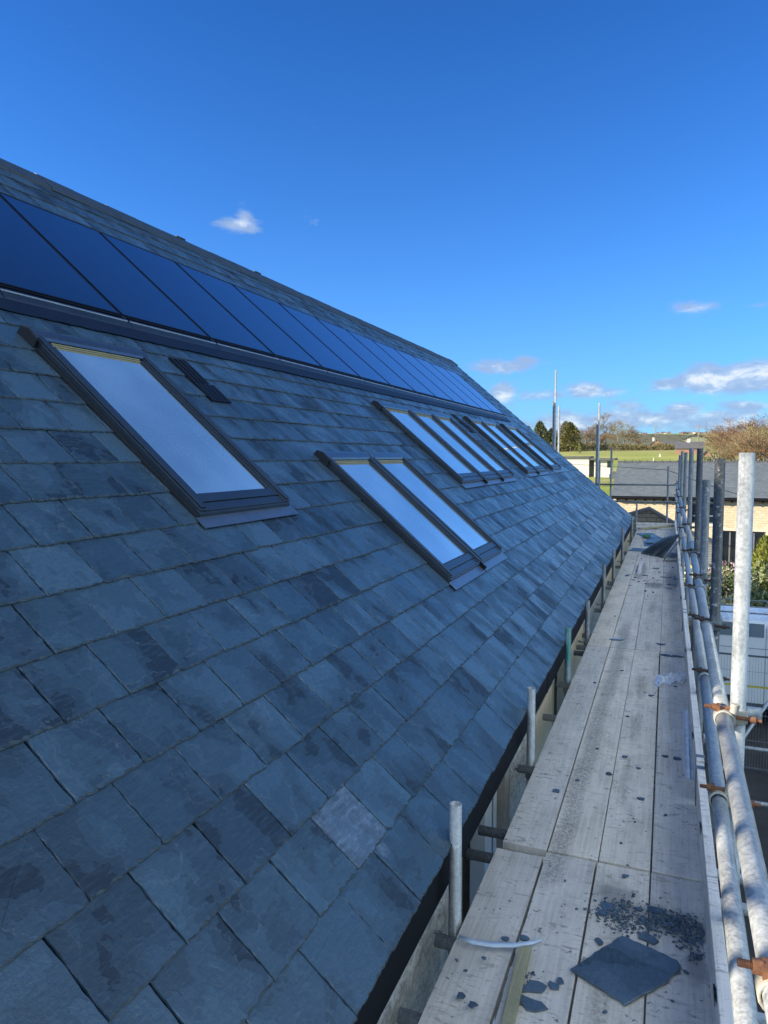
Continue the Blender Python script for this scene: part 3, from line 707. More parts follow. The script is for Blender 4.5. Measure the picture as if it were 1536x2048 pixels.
# roof windows
def roof_window(y0, y1, t0, t1, left, right, dusty=False):
    """cladding frame standing on the slates with hood, bottom cap, sash bars and pane"""
    sm = 0.058
    fr = MB()
    # side covers: outer cheek plus rounded top bar
    for (a, b, full) in ((y0, y0+0.05, left), (y1-0.05, y1, right)):
        h0 = 0.004 if full else 0.03
        fr.box((a, t0, h0), (b, t1-0.01, 0.066), RF)
        fr.box((a+0.006, t0+0.01, 0.066), (b-0.006, t1-0.03, 0.079), RF)
    fr.box((y0+0.05, t0, 0.004), (y1-0.05, t0+0.055, 0.060), RF)
    fr.box((y0-0.004, t0-0.012, 0.020), (y1+0.004, t0+0.02, 0.052), RF)
    f = fr.build('roof_window', M['grey_clad'], house, bevel=0.004)
    sb = MB()
    sb.box((y0+0.052, t0+0.057, 0.02), (y1-0.052, t0+0.115, 0.066), RF)
    sb.box((y0+0.052, t0+0.115, 0.02), (y0+0.085, t1-0.10, 0.060), RF); sb.box((y1-0.085, t0+0.115, 0.02), (y1-0.052, t1-0.10, 0.060), RF)
    sb.build('sash', M['grey_clad'], f, bevel=0.003)
    gk = MB()
    gk.box((y0+0.0855, t0+0.1155, 0.02), (y0+0.100, t1-0.11, 0.055), RF); gk.box((y1-0.100, t0+0.1155, 0.02), (y1-0.0855, t1-0.11, 0.055), RF)
    gk.box((y0+0.1, t0+0.1155, 0.02), (y1-0.1, t0+0.128, 0.053), RF)
    gk.build('gasket', M['grey_dark'], f)
    pn = MB(); pn.box((y0+0.1005, t0+0.1285, 0.035), (y1-0.1005, t1-0.129, 0.049), RF); pn.build('pane', M['roof_glass'], f)
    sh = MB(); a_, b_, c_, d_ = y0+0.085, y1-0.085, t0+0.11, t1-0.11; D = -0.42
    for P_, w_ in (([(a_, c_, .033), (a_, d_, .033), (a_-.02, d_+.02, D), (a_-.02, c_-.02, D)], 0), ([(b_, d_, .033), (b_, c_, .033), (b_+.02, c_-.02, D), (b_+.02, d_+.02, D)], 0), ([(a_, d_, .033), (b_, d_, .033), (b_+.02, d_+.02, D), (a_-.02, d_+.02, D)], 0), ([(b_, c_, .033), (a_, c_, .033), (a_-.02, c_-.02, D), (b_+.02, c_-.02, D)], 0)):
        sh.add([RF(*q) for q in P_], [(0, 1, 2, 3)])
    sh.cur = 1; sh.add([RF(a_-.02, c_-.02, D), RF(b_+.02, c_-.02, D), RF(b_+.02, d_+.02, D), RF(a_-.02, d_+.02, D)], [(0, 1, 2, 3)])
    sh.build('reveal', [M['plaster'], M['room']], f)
    pw = MB()
    for i in range(3): pw.box((y0+0.09, t1-0.128+i*0.013, 0.03), (y1-0.09, t1-0.117+i*0.013, 0.051+i*0.005), RF)
    pw.build('timber_head', M['pine'], f)
    hd = MB()   # hood: a quarter-round cover over the head of the window
    prof = [(-0.085, 0.046), (-0.085, 0.066), (-0.072, 0.077), (-0.050, 0.083), (-0.025, 0.084), (0.0, 0.077), (0.022, 0.058), (0.03, 0.02), (0.0, 0.02)]
    ya, yb = y0-(0.012 if left else -0.002), y1+(0.012 if right else -0.002)
    V = [RF(ya, t1+a, e) for a, e in prof]+[RF(yb, t1+a, e) for a, e in prof]; n = len(prof)
    hd.add(V, [tuple(range(n)), tuple(range(n, 2*n))[::-1]]+[(i, i+n, (i+1) % n+n, (i+1) % n) for i in range(n)])
    hd.build('hood', M['hood'], f, bevel=0.003)
    if left:
        ck = MB(); ck.prism([(t1-0.12, 0.004), (t1+0.035, 0.004), (t1+0.03, 0.066), (t1-0.02, 0.088), (t1-0.10, 0.082)], y0-0.026, y0-0.0125, lambda t, e, y: RF(y, t, e)); ck.build('cheek', M['grey_dark'], f, bevel=0.003)
        gt = MB(); gt.box((y0-0.020, t0-0.01, 0.004), (y0-0.002, t1-0.125, 0.034), RF); gt.build('side_gutter', M['grey_dark'], f)
    if right:
        gt = MB(); gt.box((y1+0.002, t0-0.01, 0.004), (y1+0.020, t1-0.01, 0.034), RF); gt.build('side_gutter', M['grey_dark'], f)
    ap = MB(); ap.box((y0-(0.03 if left else -0.001), t0-0.088, 0.026), (y1+(0.035 if right else -0.001), t0-0.013, 0.031), RF)
    ap.build('apron', M['flash'], f)
    mbr = MB()
    if not right: mbr.box((y1+0.005, t0-0.07, 0.032), (y1+0.019, t0+0.02, 0.062), RF)
    if mbr.v: mbr.build('joint_bar', M['black_metal'], f, bevel=0.002)
    return f
for (a, b, c, d, sp_) in WIN:
    ed = [a]+sp_+[b]
    for i in range(len(ed)-1): roof_window(ed[i]+(0.012 if i else 0), ed[i+1]-(0.012 if i < len(ed)-2 else 0), c, d, i == 0, i == len(ed)-2)
# tilting handles seen in the near glass: two small bars inside the first window
# solar panels
for i in range(-3, 12):
    y0 = PV_Y0+i*PV_W; y1 = y0+PV_W
    mb = MB(); g_ = 0.009
    for (a, b, c, d) in ((y0+g_, y0+g_+0.012, PV_T0, PV_T1), (y1-g_-0.012, y1-g_, PV_T0, PV_T1), (y0+g_+0.012, y1-g_-0.012, PV_T0, PV_T0+0.012), (y0+g_+0.012, y1-g_-0.012, PV_T1-0.012, PV_T1)):
        mb.box((a, c, 0.01), (b, d, 0.056), RF)
    p = mb.build('solar_panel', M['black_metal'], house)
    gl = MB(); gl.box((y0+g_+0.0122, PV_T0+0.0122, 0.02), (y1-g_-0.0122, PV_T1-0.0122, 0.0535), RF); gl.build('glass', M['pv_glass'], p)
    br_ = MB(); br_.box((y1-0.016, PV_T0-0.085, 0.02), (y1+0.016, PV_T0-0.002, 0.052), RF); br_.build('end_clamp', M['black_metal'], p, bevel=0.004)
ya, yb = PV_Y0-3*PV_W, PV_Y0+12*PV_W
mb = MB()
for (t0, t1, e) in ((3.785, 3.804, 0.050), (3.765, 3.780, 0.044), (3.746, 3.760, 0.038), (3.744, 3.804, 0.030)):
    mb.box((ya, t0, 0.012), (yb, t1, e), RF)
mb.box((yb+0.0, PV_T0-0.10, 0.004), (yb+0.05, PV_T1+0.03, 0.045), RF)
mb.box((ya, PV_T1+0.001, 0.01), (yb, PV_T1+0.03, 0.034), RF)
mb.build('panel_trim', M['black_metal'], house)
for i in range(-3, 12):
    y0 = PV_Y0+i*PV_W+0.004; y1 = y0+PV_W-0.008
    mb = MB(); prof = [(3.742, 0.030), (3.736, 0.045), (3.722, 0.050), (3.705, 0.046), (3.69, 0.040), (3.672, 0.036), (3.670, 0.032)]
    V = [RF(y0, t, e) for t, e in prof]+[RF(y1+0.02, t, e) for t, e in prof]; n = len(prof)
    mb.add(V, [(j, j+1, n+j+1, n+j) for j in range(n-1)], True)
    V = [RF(y, t, 0.030) for y in (y0, y1) for t in (3.752, 3.862)]
    fl_ = mb.build('panel_flashing', M['flash_dark'], house)
    m2 = MB(); m2.tube(RF(y0+0.01, 3.734, 0.048), RF(y1-0.008, 3.734, 0.048), 0.009, 10); m2.build('rolled_edge', M['rail_metal'], fl_)
mb = MB(); rr = random.Random(8)
ns = 220
V = []
for i in range(ns+1):
    y = ya+(yb-ya)*i/ns
    V += [RF(y, 3.675, 0.0335+rr.uniform(-0.001, 0.001)), RF(y, 3.61, 0.031+rr.uniform(-0.002, 0.002)), RF(y, 3.545+rr.uniform(-0.006, 0.006), 0.029+rr.uniform(-0.001, 0.001))]
mb.add(V, [(i*3+k, i*3+k+1, i*3+4+k, i*3+3+k) for i in range(ns) for k in (0, 1)], True)
mb.build('lead_apron', M['lead'], house)
# slate vents
for (y0, y1, ta, tb, tc) in ((4.135, 4.30, 2.90, 3.10, 3.375), (11.19, 11.40, 2.93, 3.12, 3.375)):
    mb = MB()
    mb.box((y0, ta, 0.022), (y1+0.07, ta+0.008, 0.033), RF); mb.box((y0, ta, 0.022), (y0+0.008, tb, 0.032), RF); mb.box((y1+0.062, ta, 0.022), (y1+0.07, tb, 0.032), RF)
    mb.box((y0, ta+0.012, 0.022), (y1+0.07, tb, 0.030), RF)
    for k in range(4): mb.box((y0+0.03+k*0.055, ta+0.014, 0.030), (y0+0.042+k*0.055, tb-0.01, 0.034), RF)
    mb.box((y0-0.005, tb, 0.022), (y1+0.005, tc, 0.028), RF)
    for k in range(4): mb.box((y0+0.012+k*0.052, tb+0.005, 0.028), (y0+0.034+k*0.052, tc-0.01, 0.034), RF)
    mb.box((y0-0.005, tc-0.012, 0.022), (y1+0.005, tc, 0.034), RF)
    mb.build('roof_vent', M['black_metal'], house, bevel=0.002)

# ------------------------------------------------------------------ scaffold
PZ = -1.80                       # top of the boards
scaffold = empty('scaffold', (0.0, 10.0, GZ), 'galvanised tube scaffold with guard rails running along the eaves of the slate roof', 'scaffold')
R_ = 0.02415
XI, XO = -0.722, 0.237
IN = [(2.58, -1.345), (4.17, -1.372), (5.86, -1.388), (7.38, -1.452), (9.36, -1.358), (11.15, -1.40), (13.4, -1.26), (17.0, -1.34), (19.5, -1.326)]
for i, (y, zt) in enumerate(IN):
    mb = MB(); x = XI-(0.012 if i == 0 else 0); mb.tube((x, y, GZ), (x, y, zt), R_, 20, 0.0205)
    mb.build('standard', M['galv_green'] if i == 2 else (M['galv'] if i in (0, 1) else M['galv_dull']), scaffold)
OUT = [(1.12, 0.3), (2.565, 0.014), (3.83, -0.006), (5.07, -0.147), (6.21, 0.07), (8.45, 0.10), (11.05, 0.069), (13.83, 0.116), (16.5, 0.047), (19.75, -0.60)]
for i, (y, zt) in enumerate(OUT):
    x = XO
    mb = MB(); mb.tube((x, y, GZ), (x, y, zt), R_, 24 if i < 4 else 12, 0.0205)
    mb.build('standard', M['galv'] if i == 1 else (M['galv_shaded'] if i in (2, 4) else M['galv_dull']), scaffold)
END = [(-1.387, 19.65, 0.278), (0.015, 19.65, -0.237), (-1.774, 20.3, 1.48), (-1.671, 19.55, -0.068), (-2.955, 20.3, 2.43), (-2.978, 21.2, 1.497), (-0.83, 22.5, -1.33)]
for x, y, z in END:
    mb = MB(); mb.tube((x, y, gz(x, y)), (x, y, z), R_, 10, 0.0205); mb.build('standard', M['galv_dull'] if z < 0.5 else M['galv'], scaffold)
for x, y, z in ((-1.825, 20.33, 0.9), (-3.01, 20.33, 1.57)):     # spliced lower tubes beside the tall ones
    mb = MB(); mb.tube((x, y, GZ), (x, y, z), R_, 10, 0.0205); mb.build('standard', M['galv_dull'], scaffold)
def rail_at(tab, y):
    for (a, b) in zip(tab, tab[1:]):
        if y <= b[0]: break
    k = (y-a[0])/(b[0]-a[0]); return (a[1]+(b[1]-a[1])*k, y, a[2]+(b[2]-a[2])*k)
TOP = [(0.2, 0.183, -0.868), (1.9, 0.187, -0.862), (4.5, 0.203, -0.815), (6.0, 0.214, -0.775), (19.7, 0.221, -0.712)]
MID = [(0.2, 0.176, -1.24), (1.7, 0.178, -1.165), (4.0, 0.198, -1.085), (5.6, 0.212, -1.07), (19.7, 0.216, -1.00)]
for tab, segs, nm in ((TOP, [(0.25, 2.57), (2.59, 6.9), (6.92, 12.9), (12.92, 19.8)], 'guard_rail'), (MID, [(0.25, 3.80), (3.82, 9.9), (9.92, 15.5), (15.52, 19.75)], 'mid_rail')):
    for (a, b) in segs:
        mb = MB(); mb.tube(rail_at(tab, a), rail_at(tab, b), R_, 24, 0.0205); mb.build(nm, M['galv'], scaffold)
# end guard rails
for z in (-0.715, -1.16):
    mb = MB(); mb.tube((-1.9, 19.62, z), (0.40, 19.62, z+0.01), R_, 12, 0.0205); mb.build('guard_rail', M['galv_dull'], scaffold)
# ledgers and transoms below the boards
for x, z in ((XI+0.06, -1.90), (0.19, -1.90), (0.29, -3.85), (-0.66, -3.85)):
    mb = MB(); mb.tube((x, 0.3, z), (x, 19.9, z), R_, 10); mb.build('ledger', M['galv_dull'], scaffold)
TR = [2.10, 2.50, 3.13, 3.36, 4.14, 5.05, 5.84, 6.86, 7.08, 7.58, 8.9, 10.5, 10.85, 12.6, 14.4, 14.6, 16.6, 18.2, 19.2]
for i, y in enumerate(TR):
    x0 = -0.835 if i in (2, 3) else -0.79
    mb = MB(); mb.tube((x0, y, -1.866), (0.42, y+0.02, -1.866), R_, 14, 0.0205); mb.build('transom', M['galv_mid'], scaffold)
for (p, q) in (((0.2, 2.72, -0.895), (0.325, 2.72, -0.895)), ((0.1, 10.15, -3.8), (2.1, 10.13, -3.8)), ((0.1, 8.5, -3.8), (2.0, 8.52, -3.8)), ((0.62, 9.6, -4.12), (1.9, 12.6, -3.35))):
    mb = MB(); mb.tube(p, q, R_, 12, 0.0205); mb.build('brace', M['galv'], scaffold)
# scaffold round the near gable end, behind the camera: its tubes throw the broken shadows on the rails
for x in (-2.05, -2.55, -3.3, -3.75, -4.9):
    mb = MB(); mb.tube((x, -0.35, GZ), (x, -0.35, 2.2), R_, 12, 0.0205); mb.build('standard', M['galv_dull'], scaffold)
for z in (0.10, 0.55, 1.2):
    mb = MB(); mb.tube((-5.5, -0.40, z), (-1.3, -0.40, z-0.02), R_, 12, 0.0205); mb.build('guard_rail', M['galv_dull'], scaffold)
# couplers
def coupler(pr_, ps, rail_dir=(0, 1, 0), post_dir=(0, 0, 1), rusty=True, seg=14, side=-1):
    """pr_: point on the rail axis, ps: point on the post axis at about the same height"""
    pr_ = Vector(pr_); ps = Vector(ps)
    mb = MB()
    mb.ring(pr_, rail_dir, 0.0246, 0.0305, 0.046, seg)
    mb.ring(ps, post_dir, 0.0246, 0.0305, 0.046, seg)
    c = (pr_+ps)/2
    mb.box((c.x-0.013, c.y-0.022, c.z-0.022), (c.x+0.013, c.y+0.022, c.z+0.022))
    mb.tube(pr_+Vector((0.028, 0, 0.020)), pr_+Vector((0.034, 0, 0.050)), 0.014, 8)
    k = mb.build('coupler', M['coupler'] if rusty else M['galv_dull'], scaffold, bevel=0.002 if seg > 10 else 0)
    b = MB()
    top = pr_+Vector((0, 0, 0.034))
    b.tube(top+Vector((-0.058, 0, 0)), top+Vector((0.030, 0, 0)), 0.0062, 8)
    b.tube(top+Vector((-0.036, 0, 0)), top+Vector((-0.020, 0, 0)), 0.0125, 6)
    b.box((top.x-0.022, top.y-0.014, top.z-0.022), (top.x-0.012, top.y+0.014, top.z+0.010))
    if seg > 10:
        for i in range(9): b.ring(top+Vector((-0.056+i*0.0023, 0, 0)), (1, 0, 0), 0.0058, 0.0070, 0.0011, 8)
    bp = ps+Vector((0.005, -0.034, 0.004))
    b.tube(bp+Vector((-0.02, 0, 0)), bp+Vector((0.062, 0, -0.004)), 0.0062, 8)
    b.tube(bp+Vector((0.028, 0, -0.002)), bp+Vector((0.044, 0, -0.003)), 0.0125, 6)
    b.build('bolt', M['rust'] if rusty else M['rust_dark'], k)
for i, (y, zt) in enumerate(OUT):
    if i == 0: y = 1.30
    sg = 16 if i < 4 else 8
    p = rail_at(TOP, y-0.055); coupler(p, (XO if i else 0.245, y, p[2]-0.004), seg=sg, rusty=i < 2)
    p = rail_at(MID, y-0.03); coupler(p, (XO+0.006, y, p[2]), seg=sg, rusty=i < 2)
def sleeve(p, d=0.1):
    mb = MB(); mb.ring(p, (0, 1, 0), 0.0244, 0.0285, d, 14); mb.tube(Vector(p)+Vector((0.02, -0.02, 0.02)), Vector(p)+Vector((0.045, -0.02, 0.03)), 0.006, 6)
    mb.build('sleeve', M['galv'], scaffold)
for y in (4.75, 6.91, 12.91): sleeve(rail_at(TOP, y))
for y in (3.81, 9.91): sleeve(rail_at(MID, y))
for i, (y, z) in enumerate(IN[:7]):     # inner standard to ledger couplers, bolts poking towards the wall
    mb = MB(); mb.ring((XI, y, -1.90), (0, 0, 1), 0.0246, 0.031, 0.046, 10); mb.ring((XI+0.06, y, -1.90), (0, 1, 0), 0.0246, 0.031, 0.046, 10); mb.tube((XI-0.03, y-0.03, -1.88), (XI-0.09, y-0.03, -1.87), 0.0075, 6)
    mb.tube((XI-0.06, y-0.03, -1.876), (XI-0.075, y-0.03, -1.874), 0.013, 6)
    mb.build('coupler', M['galv_dull'], scaffold)
# toe boards standing on edge, with clips
TB = [(0.35, 3.9, 0.178, 0.180), (3.93, 7.8, 0.182, 0.186), (7.83, 11.7, 0.188, 0.19), (11.73, 15.6, 0.192, 0.194), (15.63, 19.3, 0.194, 0.196)]
for (a, b, x0, x1) in TB:
    mb = MB(); P = [(x0, a, PZ+0.003), (x0+0.038, a, PZ+0.003), (x1+0.038, b, PZ+0.003), (x1, b, PZ+0.003)]
    q = [(x-0.004, y, PZ+0.226) for x, y, z in P]; mb.add(P+q, [(0, 3, 2, 1), (4, 5, 6, 7), (0, 1, 5, 4), (1, 2, 6, 5), (2, 3, 7, 6), (3, 0, 4, 7)])
    tb = mb.build('toe_board', M['toe'], scaffold, bevel=0.003)
    for yy in (a+0.06, b-0.06):     # galvanised end band
        e = MB(); e.box((x0-0.005, yy-0.020, PZ+0.03), (x0+0.040, yy+0.020, PZ+0.2268)); e.build('end_band', M['galv_dull'], tb)
for y in (2.22, 3.25, 4.35, 6.3, 8.7, 11.2, 14.0):
    mb = MB(); c = (0.196+(y*0.0008), y, PZ+0.213)
    mb.ring(c, (0, 1, 0), 0.026, 0.0305, 0.06, 14, 0, pi, ref=(1, 0, 0) if True else None)
    mb.box((c[0]+0.0262, y-0.03, PZ+0.12), (c[0]+0.0302, y+0.03, PZ+0.213)); mb.box((c[0]-0.0302, y-0.03, PZ+0.185), (c[0]-0.0262, y+0.03, PZ+0.213))
    mb.build('toe_board_clip', M['galv_dull'], scaffold)
# cross boards and poles at the far end of the lift
for (p, q, wd, hg, m) in (((-0.70, 19.05, PZ+0.02), (0.25, 19.12, PZ+0.02), 0.22, 0.036, 'toe'), ((-0.72, 19.36, PZ+0.07), (0.22, 19.34, PZ+0.075), 0.036, 0.11, 'toe')):
    mb = MB(); mb.obox(p, q, wd, hg); mb.build('end_toe_board', M[m], scaffold)

# scaffold boards: every board a thing of its own
ORD = ['nearest the house', 'second from the house', 'third from the house', 'against the toe board']
ROWS = [('row nearest the camera', -0.75, 3.17), ('row after the first joint', 3.185, 6.935), ('row after the second joint', 6.95, 10.70), ('row after the third joint', 10.715, 14.47), ('row after the fourth joint', 14.485, 18.95)]
rr = random.Random(21)
for ri, (rn, a, b) in enumerate(ROWS):
    xs = [-0.694, -0.470, -0.246, -0.021] if ri == 0 else [-0.676, -0.4675+0.001*ri, -0.243+0.001*ri, -0.020+0.001*ri]
    for ci in range(4):
        x0 = xs[ci]; x1 = (xs[ci+1] if ci < 3 else x0+0.226)
        gap = [0.006, 0.004, 0.003][ci] if ci < 3 else 0.002
        if ri == 0: gap += 0.004
        if ri == 1 and ci == 2: gap = 0.008
        mb = MB(); sl = rr.uniform(-0.0015, 0.0015)
        n = 14
        z0 = PZ-0.038+rr.uniform(-0.002, 0.0005)+(-0.012 if (ri, ci) == (0, 0) else 0)
        b_ = b - (0.03 if (ri, ci) == (0, 0) else rr.uniform(0, 0.006))
        P = []
        for (yy) in (a, b_):
            s_ = sl if yy == b_ else (-0.022 if (ri, ci) == (0, 0) else 0)
            P += [(x0+s_, yy, z0), (x1-gap+s_, yy, z0), (x1-gap+s_, yy, z0+0.038), (x0+s_, yy, z0+0.038)]
        mb.add(P, [(0, 1, 2, 3), (7, 6, 5, 4), (0, 4, 5, 1), (1, 5, 6, 2), (2, 6, 7, 3), (3, 7, 4, 0)])
        o = mb.build('scaffold_board', M['board'], loc=((x0+x1)/2, (a+b)/2, PZ-0.038), bevel=0.0025)
        tag(o, 'grey scaffold board %s, %s' % (ORD[ci], rn), 'scaffold board', 'scaffold boards of the walkway')

# ------------------------------------------------------------------ loose things on the boards
def UNP(px, py, z=PZ):
    d = _r*((px-768)/F) + _d*((py-1024)/F) + _f
    return d*(z/d.z)
def shard_poly(cx, cy, r, rr, n=7, asp=1.0, ang=0):
    pts = []
    for i in range(n):
        t = 2*pi*(i+rr.uniform(-0.3, 0.3))/n; q = r*rr.uniform(0.6, 1.15)
        x, y = q*cos(t)*asp, q*sin(t)
        pts.append((cx+x*cos(ang)-y*sin(ang), cy+x*sin(ang)+y*cos(ang)))
    return pts
def slate_plate(pts, z0, thk, name, label, rr, cat='slate', group=None, tilt=(0, 0), rag=0.004, dense=14):
    # subdivide the outline and roughen it
    out = []
    for i in range(len(pts)):
        a = pts[i]; b = pts[(i+1) % len(pts)]; L = math.hypot(b[0]-a[0], b[1]-a[1]); n = max(1, int(L/0.3*dense))
        for k in range(n):
            f = k/n; out.append((a[0]+(b[0]-a[0])*f+rr.uniform(-rag, rag), a[1]+(b[1]-a[1])*f+rr.uniform(-rag, rag)))
    cx = sum(p[0] for p in out)/len(out); cy = sum(p[1] for p in out)/len(out)
    zz = lambda x, y: (x-cx)*tilt[0]+(y-cy)*tilt[1]
    n = len(out); s_ = 0.965
    V = [(x, y, z0+zz(x, y)) for x, y in out]+[(x, y, z0+thk*0.6+zz(x, y)) for x, y in out]+[(cx+(x-cx)*s_, cy+(y-cy)*s_, z0+thk+zz(x, y)) for x, y in out]
    mb = MB(); mb.add(V, [tuple(range(n))[::-1], tuple(range(2*n, 3*n))]+[(k*n+i, k*n+(i+1) % n, (k+1)*n+(i+1) % n, (k+1)*n+i) for k in (0, 1) for i in range(n)])
    o = mb.build(name, M['slate_loose'], loc=(cx, cy, z0)); tag(o, label, cat, group)
    return o
rr = random.Random(31)
BZ = PZ+0.001
cs = [UNP(1244, 1875), UNP(1140, 1943), UNP(1250, 2015), UNP(1330, 1972), UNP(1363, 1940), UNP(1357, 1925)]
slate_plate([(p.x, p.y) for p in reversed(cs)], BZ+0.004, 0.007, 'slate', 'whole square slate lying flat on the boards beside the toe board', rr, rag=0.003)
cs = [UNP(1300, 1925), UNP(1330, 1955), UNP(1362, 1948), UNP(1356, 1925), UNP(1325, 1915)]
slate_plate([(p.x, p.y) for p in cs][::-1], BZ, 0.004, 'slate_offcut', 'broken slate offcut poking out under the big square slate', rr, 'slate offcut')
FR = [(1112, 1583, 13, 'twisted'), (1217, 1549, 10, ''), (1281, 1599, 11, ''), (1354, 1518, 11, ''), (1250, 1515, 8, ''), (1270, 1645, 5, ''), (1332, 1631, 6, ''), (1256, 1732, 5, ''), (1130, 1763, 5, ''), (1249, 1754, 13, ''),
      (1242, 1688, 5, ''), (1267, 1789, 6, ''), (1214, 1815, 20, ''), (1206, 1827, 16, ''), (1311, 1822, 24, ''), (1278, 1821, 11, ''), (1297, 1879, 23, ''), (1198, 1886, 13, ''), (1048, 1878, 14, ''), (1010, 1879, 11, ''),
      (1070, 1973, 27, ''), (1048, 1979, 18, ''), (1106, 1975, 17, ''), (1120, 1965, 14, ''), (1062, 2012, 32, ''), (924, 1995, 15, ''), (946, 2012, 13, ''), (968, 1918, 7, ''), (914, 1923, 7, ''), (931, 1943, 7, ''), (1372, 1946, 8, ''), (1209, 2025, 7, ''), (1345, 2003, 6, ''),
      (1234, 1280, 16, 'long'), (1323, 1289, 15, ''), (1334, 1312, 19, 'long'), (1354, 1313, 14, 'dark'), (1302, 1392, 10, ''), (1217, 1548, 9, ''), (1250, 1515, 8, ''), (1331, 1514, 9, ''), (1354, 1519, 10, ''), (1195, 1498, 6, ''), (1277, 1538, 7, ''), (1255, 1434, 5, ''),
      (1190, 1367, 5, ''), (1244, 1342, 5, ''), (1154, 1562, 7, ''), (1351, 1374, 5, ''), (1338, 1177, 8, ''), (1230, 1233, 4, ''), (1312, 1137, 14, 'dark'), (1330, 1155, 10, ''), (1352, 1158, 12, 'dark'), (1345, 1170, 10, ''), (1254, 1152, 9, ''), (1290, 1151, 9, ''), (1265, 1160, 6, '')]
seen = set(); kk = 0
def where(px, py):
    side = 'beside the toe board' if px > 1336+0.01*(py-914)*1 and px > 1300 else ('on the inner board' if px < 1336-0.40*(py-914)*0.85 else 'mid walkway')
    if py > 1860: dist = 'by the loose square slate'
    elif py > 1720: dist = 'by the heap of slate chippings'
    elif py > 1480: dist = 'beyond the first board joint'
    elif py > 1330: dist = 'alongside the metal strips'
    elif py > 1240: dist = 'around the second board joint'
    else: dist = 'near the small far timber offcut'
    return side, dist
SMALL = []; FRAG = []
for (px, py, s, w_) in FR:
    if (px, py) in seen: continue
    seen.add((px, py)); p = UNP(px, py); dist = p.length; r = s/F*dist*0.60
    asp = 2.0 if w_ == 'long' else rr.uniform(0.8, 1.3)
    sh = shard_poly(p.x, p.y, r/ sqrt(asp), rr, rr.choice((5, 6, 7)), asp*1.1, rr.uniform(-0.4, 0.4))
    size = 'large' if r > 0.022 else ('small' if r > 0.011 else 'tiny')
    if r < 0.0112: SMALL.append((px, py, r)); continue
    sd_, ds = where(px, py)
    FRAG.append((dist, '%s slate fragment %s %s' % (size, sd_, ds), slate_plate(sh, BZ+rr.uniform(0, 0.002), rr.uniform(0.004, 0.008), 'slate_fragment', 'x', rr, 'slate fragment', 'broken slate fragments on the walkway', (rr.uniform(-.06, .06), rr.uniform(-.06, .06)), 0.002, 20)))
for q in FRAG: q[2]['label'] = q[1]
FRAG.sort(key=lambda q: q[0])
for lb in {q[1] for q in FRAG}:
    same = [q[2] for q in FRAG if q[1] == lb]
    words = {1: [''], 2: ['nearer ', 'farther '], 3: ['nearest ', 'middle ', 'farthest ']}.get(len(same)) or ['nearest ', 'second nearest ', 'third nearest ', 'fourth nearest ', 'fifth nearest ', 'sixth nearest ', 'seventh nearest ', 'eighth nearest ', 'ninth nearest '][:len(same)-1]+['farthest ']
    for o, w_ in zip(same, words): o['label'] = w_+lb
# chippings: nobody could count them
mb = MB(); rr = random.Random(17)
path = [(1213, 1822, 26, 190), (1245, 1812, 22, 90), (1240, 1845, 30, 120), (1275, 1842, 32, 190), (1310, 1845, 34, 260), (1345, 1848, 32, 260), (1375, 1860, 26, 220), (1388, 1885, 20, 140), (1392, 1915, 12, 60), (1060, 1955, 16, 16)]
def chip(px, py, r, zz=0.0):
    p = UNP(px, py)
    if p.x > 0.172 or p.x < -0.69: return
    n = rr.choice((4, 5)); a0 = rr.uniform(0, 6.28); h0 = rr.uniform(0.25, 0.7)*r
    tx, ty = rr.uniform(-.5, .5), rr.uniform(-.5, .5)
    V = []
    for lay in (0, 1):
        for i in range(n):
            t = a0+2*pi*i/n; q = r*rr.uniform(0.6, 1.2); x, y = q*cos(t), q*sin(t)*0.8
            V.append((p.x+x, p.y+y, BZ+zz+lay*h0+(x*tx+y*ty)*lay))
    mb.add(V, [tuple(range(n, 2*n)), tuple(range(n))[::-1]]+[(i, (i+1) % n, n+(i+1) % n, n+i) for i in range(n)])
for (px, py, sp_, n) in path:
    for i in range(int(n*1.5)):
        chip(px+rr.gauss(0, sp_*0.8), py+rr.gauss(0, sp_*0.42), rr.choice((0.0008, 0.0012, 0.0016, 0.002, 0.003, 0.004, 0.007)), rr.uniform(0, 0.004))
for i in range(200):    # stray grit, thicker towards the toe board
    y = rr.uniform(1.7, 12.5); x = rr.triangular(-0.66, 0.17, 0.16) if rr.random() < 0.5 else rr.uniform(-0.66, 0.16)
    q = Vector((x, y, PZ)); cx = q.dot(_r)/q.dot(_f)*F+768; cy = q.dot(_d)/q.dot(_f)*F+1024
    chip(cx, cy, rr.choice((0.001, 0.0015, 0.002, 0.003, 0.004)))
for i in range(90):    # scatter round the far offcut and slate stack
    y = rr.gauss(11.6, 0.9); x = rr.gauss(-0.18, 0.24)
    if x < -0.6 or x > 0.17: continue
    q = Vector((x, y, PZ)); cx = q.dot(_r)/q.dot(_f)*F+768; cy = q.dot(_d)/q.dot(_f)*F+1024
    chip(cx, cy, rr.choice((0.004, 0.008, 0.012, 0.02)))
for (px, py, r) in SMALL: chip(px, py, r)
tag(mb.build('slate_chippings', M['slate_loose']), 'scatter of fine slate chippings and grit swept across the scaffold boards', 'slate chippings', kind='stuff')

